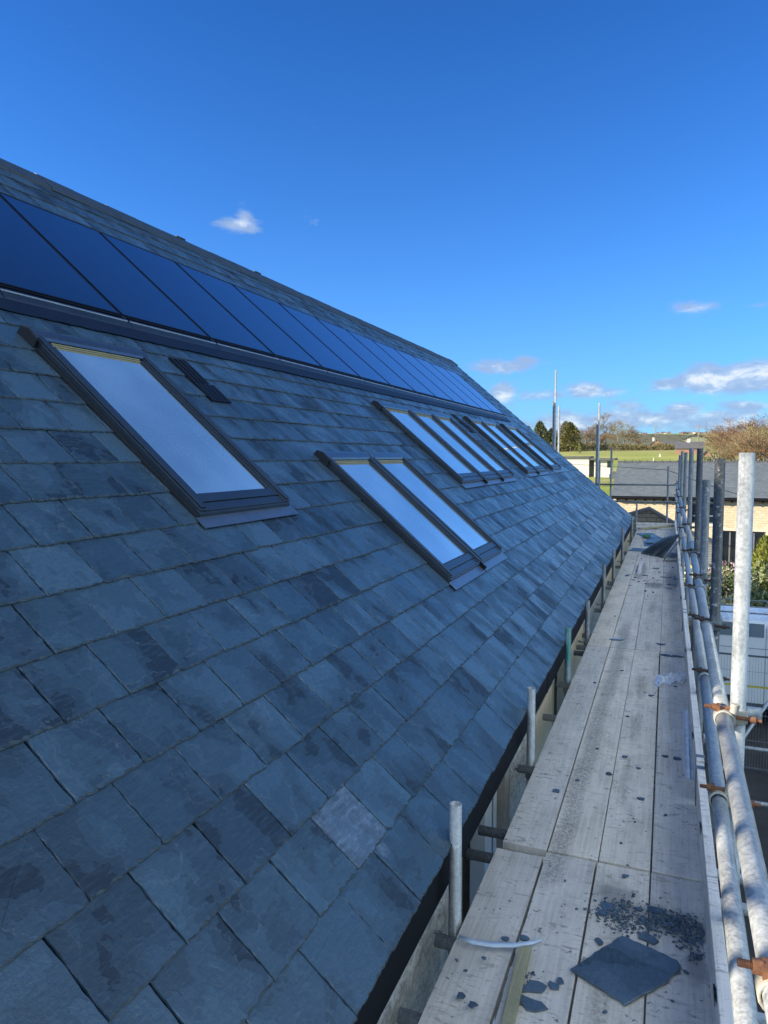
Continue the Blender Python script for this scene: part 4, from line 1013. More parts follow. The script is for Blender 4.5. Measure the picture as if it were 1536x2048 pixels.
def plank(name, label, cat, pxs, z0, thk, m, bevel=0.002, group=None):
    ps = [UNP(x, y, z0+thk) for x, y in pxs]; mb = MB(); mb.prism([(p.x, p.y) for p in ps], z0, z0+thk)
    c = sum(ps, Vector())/len(ps)
    o = mb.build(name, M[m], loc=(c.x, c.y, z0), bevel=bevel); return tag(o, label, cat, group)
plank('timber_batten', 'short pale green treated batten lying over the gap at the near end of the boards', 'timber offcut', [(1037, 1893), (985, 2120), (1010, 2120), (1063, 1890)], BZ, 0.025, 'batten')
plank('timber_offcut', 'small timber offcut lying among chippings far along the walkway', 'timber offcut', [(1274, 1147), (1282, 1147), (1286, 1124), (1279, 1124)], BZ, 0.03, 'toe')
# angle strips: bent metal
def angle_strip(a, b, wd, hg, label):
    a = UNP(*a); b = UNP(*b); d = (b-a).normalized(); s = Vector((d.y, -d.x, 0))
    mb = MB()
    for (u0, u1, h0, h1) in ((0, wd, 0, 0.0025), (0, 0.0025, 0.0025, hg)):
        P = [p+s*uu+Vector((0, 0, hh+0.001)) for p in (a, b) for (uu, hh) in ((u0, h0), (u1, h0), (u1, h1), (u0, h1))]
        mb.add(P, [(0, 1, 2, 3), (7, 6, 5, 4), (0, 4, 5, 1), (1, 5, 6, 2), (2, 6, 7, 3), (3, 7, 4, 0)])
    o = mb.build('metal_strip', M['zinc'], loc=(a+b)/2); tag(o, label, 'metal strip', 'metal strips by the toe board')
    if hg < 0.01: o.data.materials[0] = M['zinc_dull']
angle_strip((1369, 1556), (1366, 1420), 0.034, 0.022, 'shiny bright angle strip lying left of another strip by the toe board')
angle_strip((1380, 1560), (1375, 1430), 0.042, 0.004, 'flat stained metal strip lying between the shiny strip and the toe board')
# curved plastic strip
pc = [UNP(x, y, BZ+0.012) for x, y in ((917, 1874), (945, 1884), (985, 1890), (1030, 1891), (1065, 1886), (1084, 1880))]
mb = MB(); V = []
wds = [0.005, 0.009, 0.010, 0.009, 0.006, 0.002]
for p, q in zip(pc, wds): V += [p+Vector((0, -q, 0)), p+Vector((0, q, 0.006)), p+Vector((0, q, 0.002)), p+Vector((0, -q, -0.004))]
n = len(pc)
mb.add(V, [(i*4+k, i*4+(k+1) % 4, (i+1)*4+(k+1) % 4, (i+1)*4+k) for i in range(n-1) for k in range(4)]+[(3, 2, 1, 0), (n*4-4, n*4-3, n*4-2, n*4-1)], True)
tag(mb.build('plastic_strip', M['plastic_strip'], loc=pc[2]), 'curved pale blue plastic strip lying across two boards at the end of the batten', 'plastic strip')
# crumpled foil
p = UNP(1345, 1358); mb = MB(); rr = random.Random(4); nu, nv = 26, 12; V = []
for j in range(nv+1):
    for i in range(nu+1):
        u = (i/nu-0.5); v = (j/nv-0.5)
        ed = max(0, 1-4*max(abs(u)*0.9, abs(v))**2)
        wv = 0.5+0.5*sin(i*0.7)
        V.append((p.x+u*0.24*(1+0.15*rr.uniform(-1, 1)), p.y+v*0.34*(0.5+0.5*wv)+u*0.22, BZ+0.002+ed*rr.uniform(0.002, 0.045)))
mb.add(V, [(j*(nu+1)+i, j*(nu+1)+i+1, (j+1)*(nu+1)+i+1, (j+1)*(nu+1)+i) for j in range(nv) for i in range(nu)])
tag(mb.build('crumpled_foil', M['foil'], loc=p), 'crumpled silver foil lying on the boards near the toe board', 'foil')
# slates stacked on edge against the guard rail, fanned out
rr = random.Random(12)
NS = 15
ordn = ['first', 'second', 'third', 'fourth', 'fifth', 'sixth', 'seventh', 'eighth', 'ninth', 'tenth', 'eleventh', 'twelfth', 'thirteenth', 'fourteenth', 'fifteenth']
def leaning_slate(y, x_foot, lean, yaw, L, W, label):
    mb = MB(); n = 8; thk = 0.007
    ux = Vector((sin(lean)*cos(yaw), sin(lean)*sin(yaw), cos(lean)))         # up the slate
    vy = Vector((-sin(yaw), cos(yaw), 0)); nn = ux.cross(vy)
    V = []; out = [(0, 0)]+[(W*i/n, rr.uniform(-.003, .003)) for i in range(1, n)]+[(W, 0)]+[(W+rr.uniform(-.003, .003), L*i/n) for i in range(1, n)]+[(W, L)]+[(W*(1-i/n), L+rr.uniform(-.003, .003)) for i in range(1, n)]+[(0, L)]+[(rr.uniform(-.003, .003), L*(1-i/n)) for i in range(1, n)]
    o0 = Vector((x_foot, y, BZ+0.001+0.007))
    for h_ in (0, thk):
        for a, b in out: V.append(o0+vy*(a-W/2)+ux*b+nn*h_)
    m_ = len(out)
    mb.add(V, [tuple(range(m_))[::-1], tuple(range(m_, 2*m_))]+[(i, (i+1) % m_, m_+(i+1) % m_, m_+i) for i in range(m_)])
    o = mb.build('roofing_slate', M['slate_loose'], loc=o0); tag(o, label, 'slate', 'roofing slates leaning on the toe board')
for i in range(NS):
    f = i/(NS-1)
    y = 13.6+rr.uniform(-.05, .05)+0.5*f; xf = 0.0-0.42*f+rr.uniform(-.008, .008)
    lean = radians(30+24*f+rr.uniform(-1, 1)); yaw = radians(rr.uniform(-3, 3))
    if i == 0: y -= 0.45; xf = -0.02; lean = radians(33)
    leaning_slate(y, xf, lean, yaw, 0.5, 0.25, 'slate leaning on the toe board, %s from the near end of the fanned stack' % ordn[i])
def flat_slate(px, py, ang, L, W, z, label, tilt=(0, 0)):
    p = UNP(px, py); c, s = cos(ang), sin(ang)
    pts = [(p.x+a*c-b*s, p.y+a*s+b*c) for a, b in ((-L/2, -W/2), (L/2, -W/2), (L/2, W/2), (-L/2, W/2))]
    slate_plate(pts, z, 0.008, 'roofing_slate', label, random.Random(int(px)), 'slate', 'roofing slates lying flat by the fanned stack', tilt, 0.003, 6)
flat_slate(1305, 1088, 0.05, 0.34, 0.9, BZ, 'flat slate at the foot of the fanned stack, under a second slate')
flat_slate(1308, 1085, 0.0, 0.30, 0.8, BZ+0.022, 'slate lying on top of another flat slate at the foot of the fanned stack')
flat_slate(1278, 1100, -0.15, 0.32, 0.45, BZ, 'thin slate lying flat alone on the middle boards before the stack')
flat_slate(1300, 1073, 0.25, 0.36, 1.2, BZ+0.002, 'slate lying flat behind the fanned stack beside the green glove', (0.02, 0.02))
p = UNP(1293, 1076); mb = MB(); mb.prism([(p.x+0.07*cos(t)*(1+0.3*sin(3*t)), p.y+0.30*sin(t)) for t in [i*0.45 for i in range(14)]], BZ+0.03, BZ+0.06)
gm = simple('green_cloth', (0.05, 0.16, 0.05), 0.8, var=0.6, scale=30)
tag(mb.build('work_glove', gm, loc=p, bevel=0.01), 'crumpled green and black cloth lying on the boards at the far end', 'cloth')
mb = MB(); mb.obox((-0.62, 18.6, PZ+0.035), (0.16, 19.3, PZ+0.07), 0.09, 0.03); tag(mb.build('timber_batten', M['batten'], loc=(-0.2, 18.9, PZ)), 'long pale batten laid slantwise across the far end of the walkway', 'timber batten')

# ------------------------------------------------------------------ neighbouring stone house
NY = 45.0; NZ = gz(1, 47)
nb = empty('neighbour_house', (5, 50, NZ), 'buff stone house with a grey slate roof standing beyond the end of the scaffold', 'house')
nx0, nx1, ez, rz_, ny2 = -3.02, 22.0, -2.28, -0.28, 49.2
def nwall():
    mb = MB()
    ops = [(1.30, 2.66, -3.87, -2.66), (2.92, 5.25, NZ+0.1, -4.22), (8.2, 9.8, -3.87, -2.66), (8.6, 11, NZ+0.1, -4.22), (13, 14.4, -3.87, -2.66)]
    xs = sorted({nx0, nx1}|{o[0] for o in ops}|{o[1] for o in ops}); zs = sorted({NZ-1, ez+0.02}|{o[2] for o in ops}|{o[3] for o in ops})
    for i in range(len(xs)-1):
        for j in range(len(zs)-1):
            cx, cz = (xs[i]+xs[i+1])/2, (zs[j]+zs[j+1])/2
            if any(o[0] < cx < o[1] and o[2] < cz < o[3] for o in ops): continue
            mb.add([(xs[i], NY, zs[j]), (xs[i+1], NY, zs[j]), (xs[i+1], NY, zs[j+1]), (xs[i], NY, zs[j+1])], [(0, 1, 2, 3)])
    mb.box((nx0, NY+0.3, NZ-1), (nx0+0.3, NY+8.1, ez)); mb.box((nx1-0.3, NY+0.3, NZ-1), (nx1, NY+8.1, ez)); mb.box((nx0, NY+8.1, NZ-1), (nx1, NY+8.4, ez))
    for x in (nx0, nx1-0.3): mb.add([(x, NY, ez), (x, NY+8.4, ez), (x, ny2, rz_-0.1), (x+0.3, NY, ez), (x+0.3, NY+8.4, ez), (x+0.3, ny2, rz_-0.1)], [(0, 1, 2), (3, 5, 4), (0, 2, 5, 3), (1, 4, 5, 2)])
    w_ = mb.build('wall', M['nb_stone'], nb)
    for k, (a, b, c, d) in enumerate(ops):
        f = MB(); t_ = 0.07; y0, y1 = NY+0.10, NY+0.16
        mull = [a+(b-a)*q for q in ((0.30, 0.63) if k in (0, 2, 4) else (0.22, 0.5, 0.75))]
        f.box((a, y0, c), (a+t_, y1, d)); f.box((b-t_, y0, c), (b, y1, d)); f.box((a+t_, y0, c), (b-t_, y1, c+t_)); f.box((a+t_, y0, d-t_), (b-t_, y1, d))
        for m_ in mull: f.box((m_-0.04, y0+0.002, c+t_), (m_+0.04, y1-0.002, d-t_))
        if k in (0, 2, 4): f.box((a+t_, y0+0.004, c+0.42), (b-t_, y1-0.004, c+0.50))
        wn = f.build('window' if k in (0, 2, 4) else 'patio_door', simple('grey_frame', (0.16, 0.17, 0.18), 0.5) if k == 0 else bpy.data.materials['grey_frame'], nb)
        g = MB(); g.box((a+0.02, NY+0.125, c+0.02), (b-0.02, NY+0.135, d-0.02)); g.build('glass', M['dark_glass'], wn)
        rv = MB(); rv.box((a-0.12, NY-0.03, d), (b+0.12, NY+0.25, d+0.16)); rv.box((a-0.08, NY-0.05, c-0.14), (b+0.08, NY+0.2, c))
        rv.build('sill_and_lintel', M['stone_sill'], wn)
        sd2 = MB(); sd2.box((a-0.16, NY-0.012, c), (a, NY+0.2, d)); sd2.box((b, NY-0.012, c), (b+0.16, NY+0.2, d)); sd2.build('jambs', M['stone_sill'], wn)
nwall()
mb = MB()
def nroof(s):
    y0 = NY-0.35 if s > 0 else ny2+(ny2-NY)+0.35; z0 = ez-0.10
    P = [(nx0-0.12, y0, z0), (nx1+0.12, y0, z0), (nx1+0.12, ny2, rz_), (nx0-0.02, ny2, rz_)]
    return P+[(x, y, z-0.10) for x, y, z in P]
for s in (1, -1): mb.add(nroof(s), [(0, 1, 2, 3), (7, 6, 5, 4), (0, 4, 5, 1), (1, 5, 6, 2), (2, 6, 7, 3), (3, 7, 4, 0)])
rf = mb.build('roof', M['nb_roof'], nb)
mb = MB(); x = nx0-0.05
while x < nx1: mb.box((x, ny2-0.11, rz_-0.03), (x+0.43, ny2+0.11, rz_+0.05)); mb.box((x+0.40, ny2-0.13, rz_-0.04), (x+0.46, ny2+0.13, rz_+0.11)); x += 0.46
mb.build('ridge', M['far_roof'], rf)
mb = MB(); mb.tube((nx0-0.1, NY-0.40, ez-0.14), (nx1, NY-0.40, ez-0.14), 0.065, 8); mb.box((nx0-0.1, NY-0.34, ez-0.20), (nx1, NY-0.30, ez-0.02)); mb.build('gutter', M['fascia'], nb)
mb = MB(); x = nx0+0.2
while x < nx1: mb.box((x, NY-0.34, ez-0.30), (x+0.09, NY+0.02, ez-0.19)); x += 0.52
mb.build('eaves_brackets', M['fascia'], nb)
# unseen gabled block added behind our roof to cast shade on the stone gable
h2 = empty('shade_caster', (-13, 24.5, GZ), 'low gabled stone block added unseen behind the slate roof to shade the gable', 'house')
hx, hw, ha = -13.0, 3.2, 3.5
mb = MB(); mb.box((hx-hw+0.4, 22.9, GZ-1), (hx+hw-0.4, 26.2, ha-hw*0.44)); 
mb.add([(hx-hw+0.4, y, ha-hw*0.44+0.0) for y in (22.9, 26.2)]+[(hx+hw-0.4, y, ha-hw*0.44) for y in (22.9, 26.2)]+[(hx, y, ha-0.2) for y in (22.9, 26.2)], [(0, 2, 4), (1, 5, 3)])
mb.build('wall', M['nb_stone'], h2)
mb = MB()
for s in (-1, 1):
    P = [(hx, y, ha) for y in (22.6, 26.5)]+[(hx+s*hw, y, ha-hw*0.45) for y in (26.5, 22.6)]
    mb.add(P+[(a, b, c-0.15) for a, b, c in P], [(0, 1, 2, 3), (7, 6, 5, 4), (0, 4, 5, 1), (1, 5, 6, 2), (2, 6, 7, 3), (3, 7, 4, 0)])
mb.build('roof', M['nb_roof'], h2)

# stone garage with a shaded gable just past the end of the walkway
GX, GY, GA = -0.64, 30.0, -1.98
gr = empty('stone_garage', (GX, GY+3, -5.6), 'shaded stone gable with a dark roof edge just past the end of the walkway', 'garage')
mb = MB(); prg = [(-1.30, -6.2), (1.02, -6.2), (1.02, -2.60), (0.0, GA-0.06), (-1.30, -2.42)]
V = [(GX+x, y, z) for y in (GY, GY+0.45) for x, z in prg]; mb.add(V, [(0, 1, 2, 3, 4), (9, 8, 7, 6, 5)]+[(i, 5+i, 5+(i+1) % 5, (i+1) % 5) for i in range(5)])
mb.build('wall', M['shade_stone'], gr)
mb = MB()
for x1, z1 in ((1.08, -2.62), (-1.40, -2.44)):
    P = [(GX, y, GA) for y in (GY-0.06, GY+0.55)]+[(GX+x1, y, z1) for y in (GY+0.55, GY-0.06)]
    mb.add(P+[(a, b, c-0.10) for a, b, c in P], [(0, 1, 2, 3), (7, 6, 5, 4), (0, 4, 5, 1), (1, 5, 6, 2), (2, 6, 7, 3), (3, 7, 4, 0)])
mb.build('roof', M['far_roof'], gr)
shx0, shx1 = 0.3, 2.55
sh_ = empty('garden_shed', (1.4, 41.5, -6.3), 'grey boarded shed against the buff house, mostly behind the scaffold poles', 'shed')
mb = MB(); V = [(x, y, z) for y in (40.5, 43) for x, z in ((shx0, -6.4), (shx1, -6.4), (shx1, -4.62), (shx0, -3.75))]
mb.add(V, [(0, 1, 2, 3), (7, 6, 5, 4)]+[(i, 4+i, 4+(i+1) % 4, (i+1) % 4) for i in range(4)]); mb.build('wall', M['shed_board'], sh_)
mb = MB(); P = [(shx0-0.1, y, -3.66) for y in (40.3, 43.2)]+[(shx1+0.15, y, -4.63) for y in (43.2, 40.3)]
mb.add(P+[(a, b, c-0.07) for a, b, c in P], [(0, 1, 2, 3), (7, 6, 5, 4), (0, 4, 5, 1), (1, 5, 6, 2), (2, 6, 7, 3), (3, 7, 4, 0)]); mb.build('roof', M['far_roof'], sh_)
# ------------------------------------------------------------------ garden between the houses
mb = MB(); nx = 12; 
xs = [-7+i*2.5 for i in range(15)]; ys = [22.05+i*1.9 for i in range(13)]
V = [(x, y, -4.85-(y-22)*0.071+0.10*mnoise.noise(Vector((x*0.6, y*0.6, 0)))) for y in ys for x in xs]; n = len(xs)
mb.add(V, [(j*n+i, j*n+i+1, (j+1)*n+i+1, (j+1)*n+i) for j in range(len(ys)-1) for i in range(n-1)], True)
tag(mb.build('garden_ground', M['soil']), kind='structure')
mb = MB()
for k in range(5): mb.box((-7, 21.7, -6.05+k*0.25), (28, 21.95+0.004*k, -5.81+k*0.25))
mb.box((-7.02, 21.62, -4.80), (28, 22.04, -4.60))
tag(mb.build('retaining_wall', M['timber_wall'], loc=(6, 21.8, -6.05), bevel=0.01), 'weathered timber sleeper retaining wall holding up the garden behind the van', 'retaining wall')
def leaf_cloud(mb, cx, cy, cz, rx, ry, rz_, n, size, rr, up=0.4, shell=0.5):
    for i in range(n):
        while True:
            a, b, c = rr.uniform(-1, 1), rr.uniform(-1, 1), rr.uniform(-1, 1); q = a*a+b*b+c*c
            if q <= 1 and (q > shell*shell*rr.random()): break
        k = 1+0.25*mnoise.noise(Vector((a*2+cx, b*2+cy, c*2)))
        p = Vector((cx+a*rx*k, cy+b*ry*k, cz+c*rz_*k)); s = size*rr.uniform(0.5, 1.3)
        d = Vector((rr.gauss(0, 1), rr.gauss(0, 1), rr.gauss(up, 1))).normalized(); e = d.orthogonal().normalized()
        e = (Matrix.Rotation(rr.uniform(0, 6.28), 3, d) @ e)*s*0.35; d = d*s
        mb.add([p-e, p+e, p+d+e*0.3, p+d-e*0.3], [(0, 1, 2, 3)])
def gg(y): return -4.85-(y-22)*0.071
SH = [(1.75, 22.9, 0.5, 0.42, 'shrub_pale', 'pale tufted grass clump right above the timber wall'), (2.5, 23.2, 0.6, 0.5, 'shrub', 'low green shrub behind the timber wall, left of the near pole'), (3.5, 23.2, 0.7, 0.45, 'shrub_pale', 'straw coloured grass clump right of the near pole'),
      (1.9, 25.2, 0.8, 0.8, 'shrub', 'mid green leafy shrub behind the grass clumps'), (3.0, 26.0, 0.8, 0.9, 'shrub', 'yellow green bushy shrub beside the golden conifer'), (2.2, 28.2, 0.9, 0.8, 'shrub_red', 'reddish heather shrub with white flowers under the dark patio door'),
      (0.7, 25.5, 0.8, 0.8, 'shrub_pale', 'pale shrub seen between two scaffold poles'), (4.6, 24.6, 1.0, 0.9, 'shrub', 'dark green shrub at the right edge below the conifer'), (-0.5, 24, 0.7, 0.9, 'shrub', 'sunlit green shrub glimpsed past the boards under the eaves'), (-0.9, 20.9, 0.5, 0.9, 'shrub_pale', 'straw coloured bush below the far scaffold boards')]
rr = random.Random(41)
for (x, y, r, h_, m_, lb) in SH:
    root = empty('shrub', (x, y, gg(y)), lb, 'shrub', 'garden shrubs')
    mb = MB(); leaf_cloud(mb, x, y, gg(y)+h_*0.9, r, r, h_, 900, 0.13, rr, 0.8); mb.build('foliage', M[m_], root)
    mb = MB()
    for k in range(6):
        a = rr.uniform(0, 6.28); mb.tube((x, y, gg(y)-0.05), (x+r*0.6*cos(a), y+r*0.6*sin(a), gg(y)+h_), 0.02, 5, r1=0.006)
    mb.build('stems', M['bark'], root)
cn = empty('conifer', (3.45, 29.5, gg(29.5)), 'golden green pointed conifer in the garden in front of the stone house', 'conifer')
mb = MB(); rr = random.Random(6)
for i in range(7000):
    f = rr.random()**1.5; z = gg(29.5)+0.15+f*2.2; R0 = 0.95*(1-f)**0.75+0.06; a = rr.uniform(0, 6.28); q = R0*(0.55+0.45*rr.random())*(1+0.28*mnoise.noise(Vector((cos(a)*2.2, sin(a)*2.2, z*2.2))))
    p = Vector((3.45+q*cos(a), 29.5+q*sin(a), z)); d = Vector((cos(a)*0.35+rr.gauss(0, .3), sin(a)*0.35+rr.gauss(0, .3), 1)).normalized()*rr.uniform(0.08, 0.2); e = Vector((-sin(a), cos(a), rr.gauss(0, .3)))*0.025
    mb.add([p-e, p+e, p+d+e*0.3, p+d-e*0.3], [(0, 1, 2, 3)])
mb.build('foliage', M['conifer'], cn)
mb = MB(); mb.tube((3.45, 29.5, gg(29.5)-0.1), (3.45, 29.5, gg(29.5)+2.0), 0.08, 8, r1=0.02); mb.build('trunk', M['bark'], cn)

# ------------------------------------------------------------------ white van and mesh fence in the yard
van = empty('parked_van', (3.9, 18.3, GZ), 'white van with a roof rack parked in the shade behind the mesh fence', 'van')
vx0, vx1, vy0, vy1 = 0.62, 5.9, 17.3, 19.15
zb, zw, zt = GZ+0.42, -3.98, -3.60
mb = MB(); pr = [(vx0+0.02, zb), (vx1, zb), (vx1, zt-0.02), (vx0+0.75, zt-0.02), (vx0+0.62, zt-0.06), (vx0+0.08, -4.55), (vx0, -4.75)]
V = [(x, y, z) for y in (vy0, vy1) for x, z in pr]; n = len(pr)
mb.add(V, [tuple(range(n)), tuple(range(n, 2*n))[::-1]]+[(i, n+i, n+(i+1) % n, (i+1) % n) for i in range(n)])
mb.build('body', M['van_white'], van, bevel=0.13)
mb = MB()
for x in (1.02, 2.10, 3.2, 4.3): mb.box((x, vy0-0.006, zb+0.05), (x+0.008, vy0-0.002, zt-0.1))
mb.box((0.8, vy0-0.006, -4.22), (vx1-0.1, vy0-0.002, -4.212)); mb.box((0.8, vy0-0.018, zb+0.02), (vx1-0.1, vy0-0.003, zb+0.12))
mb.build('panel_gap', M['grey_plastic'], van)
for (a, b) in ((1.12, 1.46), (1.53, 2.06), (2.14, 3.1), (3.26, 4.2), (4.36, 5.5)):
    mb = MB(); mb.box((a, vy0-0.009, zw+0.02), (b, vy0-0.003, zt-0.06)); mb.build('side_window', glass_mat('van_window', (0.22, 0.28, 0.33), (0.9, 1, 1), 0.25) if 'van_window' not in bpy.data.materials else bpy.data.materials['van_window'], van)
for x in (1.38, 4.9):
    mb = MB(); mb.tube((x, vy0-0.03, GZ+0.34), (x, vy0+0.22, GZ+0.34), 0.34, 28); o = mb.build('wheel', M['rubber'], van, bevel=0.02)
    m2 = MB(); m2.tube((x, vy0-0.035, GZ+0.34), (x, vy0+0.1, GZ+0.34), 0.21, 20); m2.build('rim', M['galv_dull'], o)
    m3 = MB(); m3.ring((x, vy0+0.02, GZ+0.36), (0, 1, 0), 0.36, 0.46, 0.06, 20, 0, pi, ref=(1, 0, 0)); m3.build('wheel_arch', M['grey_plastic'], van)
rk = MB()
for y in (vy0+0.12, vy0+0.9, vy1-0.12): rk.tube((1.0, y, zt+0.14), (vx1-0.2, y, zt+0.14), 0.016, 8)
for i in range(8):
    x = 1.1+i*0.6; rk.tube((x, vy0+0.05, zt+0.13), (x, vy1-0.05, zt+0.13), 0.015, 8)
    for y in (vy0+0.1, vy1-0.1): rk.tube((x, y, zt-0.02), (x, y, zt+0.13), 0.014, 6)
rk.build('roof_rack', M['galv_dull'], van)
for j in range(3):
    x0 = -0.35+j*2.42; FY = 14.6
    fp = empty('fence_panel', (x0+1.2, FY, GZ), ['welded mesh fence panel, the one at the left behind the near standards', 'welded mesh fence panel in front of the van door', 'welded mesh fence panel towards the rear of the van'][j], 'fence', 'mesh fence panels in front of the van')
    mb = MB(); b0, b1 = GZ+0.12, -3.72
    mb.box((x0, FY-0.012, b1), (x0+2.38, FY+0.012, b1+0.032)); mb.box((x0, FY-0.012, b0), (x0+2.38, FY+0.012, b0+0.03))
    for x in (x0, x0+2.35): mb.tube((x, FY, GZ), (x, FY, b1+0.08), 0.022, 8)
    mb.build('frame', M['grey_plastic'], fp)
    mb = MB(); i = 0; x = x0+0.05
    while x < x0+2.34: mb.tube((x, FY, b0), (x, FY, b1), 0.0026, 4, caps=False); x += 0.048
    for z in (b1-0.28, b1-0.55, b1-1.1, b1-1.6): mb.tube((x0, FY-0.01, z), (x0+2.38, FY-0.01, z), 0.004, 4)
    mb.build('wire_mesh', M['mesh_wire'], fp)
    if j == 0 or j == 1:
        mb = MB(); mb.box((x0+0.02, FY-0.02, -4.30), (x0+2.3, FY-0.014, -4.262)); mb.build('yellow_strap', M['yellow'], fp)
# overhead cable
mb = MB(); pp = []
for i in range(21):
    f = i/20; pp.append(Vector((0.0+f*5.2, 30.2-0.5*f, -0.50-1.60*f-0.55*f*(1-f))))
for a, b in zip(pp, pp[1:]): mb.tube(a, b, 0.011, 5, caps=False)
mb.tube(pp[0], pp[0]+Vector((-7, 14, 0.2)), 0.011, 5)
tag(mb.build('overhead_cable', M['fascia'], loc=pp[0]), 'thin black cable sloping across in front of the neighbouring roof', 'cable')

# ------------------------------------------------------------------ field: outbuilding, posts, hedge
def gabled(name, x0, x1, y0, y1, z0, eave, ridge, wm, rm, label, cat, group=None, chimney=False, along='x'):
    r = empty(name, ((x0+x1)/2, (y0+y1)/2, z0), label, cat, group)
    mb = MB(); mb.box((x0, y0, z0-1), (x1, y1, z0+eave)); ym = (y0+y1)/2; xm = (x0+x1)/2
    if along == 'x':
        for x in (x0, x1-0.05): mb.add([(x, y0, z0+eave), (x, y1, z0+eave), (x, ym, z0+ridge-0.1), (x+.05, y0, z0+eave), (x+.05, y1, z0+eave), (x+.05, ym, z0+ridge-0.1)], [(0, 1, 2), (3, 5, 4), (0, 2, 5, 3), (1, 4, 5, 2)])
    else:
        for y in (y0, y1-0.05): mb.add([(x0, y, z0+eave), (x1, y, z0+eave), (xm, y, z0+ridge-0.1), (x0, y+.05, z0+eave), (x1, y+.05, z0+eave), (xm, y+.05, z0+ridge-0.1)], [(0, 1, 2), (3, 5, 4), (0, 2, 5, 3), (1, 4, 5, 2)])
    mb.build('wall', M[wm], r)
    mb = MB(); o = 0.3
    for s in (0, 1):
        if along == 'x': P = [(x0-o, (y0-o, y1+o)[s], z0+eave-0.1), (x1+o, (y0-o, y1+o)[s], z0+eave-0.1), (x1+o, ym, z0+ridge), (x0-o, ym, z0+ridge)]
        else: P = [((x0-o, x1+o)[s], y0-o, z0+eave-0.1), ((x0-o, x1+o)[s], y1+o, z0+eave-0.1), (xm, y1+o, z0+ridge), (xm, y0-o, z0+ridge)]
        mb.add(P+[(a, b, c-0.15) for a, b, c in P], [(0, 1, 2, 3), (7, 6, 5, 4), (0, 4, 5, 1), (1, 5, 6, 2), (2, 6, 7, 3), (3, 7, 4, 0)])
    rf_ = mb.build('roof', M[rm], r)
    if chimney:
        mb = MB(); c = chimney; mb.box((c-0.35, ym-0.35, z0+ridge-0.6), (c+0.35, ym+0.35, z0+ridge+0.8)); mb.build('chimney', M['white'], rf_)
    return r
ob = empty('outbuilding', (-13.5, 127, -3.2), 'long low white rendered outbuilding with a flat dark roof standing in the field', 'outbuilding')
mb = MB(); mb.box((-19.0, 125, -4.5), (-12.45, 131, -0.05)); mb.box((-11.6, 125.2, -4.5), (-8.9, 131, -0.45)); mb.build('wall', M['white'], ob)
mb = MB(); mb.box((-12.45, 126, -4.5), (-11.6, 131, -0.4)); mb.build('dark_recess', M['far_roof'], ob)
mb = MB(); mb.box((-19.3, 124.6, -0.05), (-12.2, 131.4, 0.22)); mb.box((-12.3, 124.5, -0.45), (-8.2, 131.4, -0.10)); mb.build('roof', M['far_roof'], ob)
mb = MB(); mb.box((-9.5, 125.18, -1.7), (-8.95, 125.26, -0.6)); mb.build('window', M['dark_glass'], ob)
cat_ = empty('farm_trailer', (-7.8, 118, gz(-7.8, 118)), 'small grey trailer and clutter beside the white outbuilding', 'trailer')
zz = gz(-7.8, 118)
mb = MB(); mb.box((-8.6, 117.5, zz+0.5), (-6.2, 119, zz+1.3)); mb.tube((-8.6, 118, zz+0.6), (-9.8, 118, zz+0.5), 0.05, 6); mb.build('body', M['grey_plastic'], cat_, bevel=0.03)
mb = MB(); mb.tube((-7.4, 117.4, zz+0.35), (-7.4, 117.6, zz+0.35), 0.35, 12); mb.build('wheel', M['rubber'], cat_)
mb = MB(); mb.box((-7.0, 117.7, zz+1.3), (-6.6, 118.8, zz+1.9)); mb.box((-8.3, 117.8, zz+1.3), (-7.5, 118.6, zz+1.7)); mb.build('load', M['far_roof'], cat_, bevel=0.03)
z_ = gz(-7.5, 112)
mb = MB()
for i in range(9): mb.box((-10.5+i*0.62, 112, z_-0.1), (-10.42+i*0.62, 112.1, z_+1.0))
for h_ in (0.35, 0.8): mb.box((-10.5, 111.98, z_+h_), (-5.4, 112.0, z_+h_+0.12))
tag(mb.build('field_fence', M['timber_wall'], loc=(-8, 112, z_)), 'weathered post and rail fence in the grass before the white outbuilding', 'fence')
for i, (px, d, h_, lb) in enumerate(((1317, 190, 0.7, 'small white block standing in the field, left of two'), (1304.5, 170, 0.8, 'thin white marker post low in the field'))):
    v = _r*((px-768)/F)+_f; x = v.x/v.y*d; z_ = gz(x, d)
    mb = MB(); w2 = 0.16 if i == 0 else 0.10
    mb.prism([(x-w2, d-w2), (x+w2, d-w2), (x+w2, d+w2), (x-w2, d+w2)], z_-0.1, z_+h_); mb.box((x-w2*1.6, d-w2*1.3, z_-0.05), (x+w2*1.6, d+w2*1.3, z_+h_*0.35))
    tag(mb.build('marker_post', M['white'], loc=(x, d, z_), bevel=0.05), lb, 'marker post')
def px2x(px, d):
    v = _r*((px-768)/F)+_f; return v.x/v.y*d
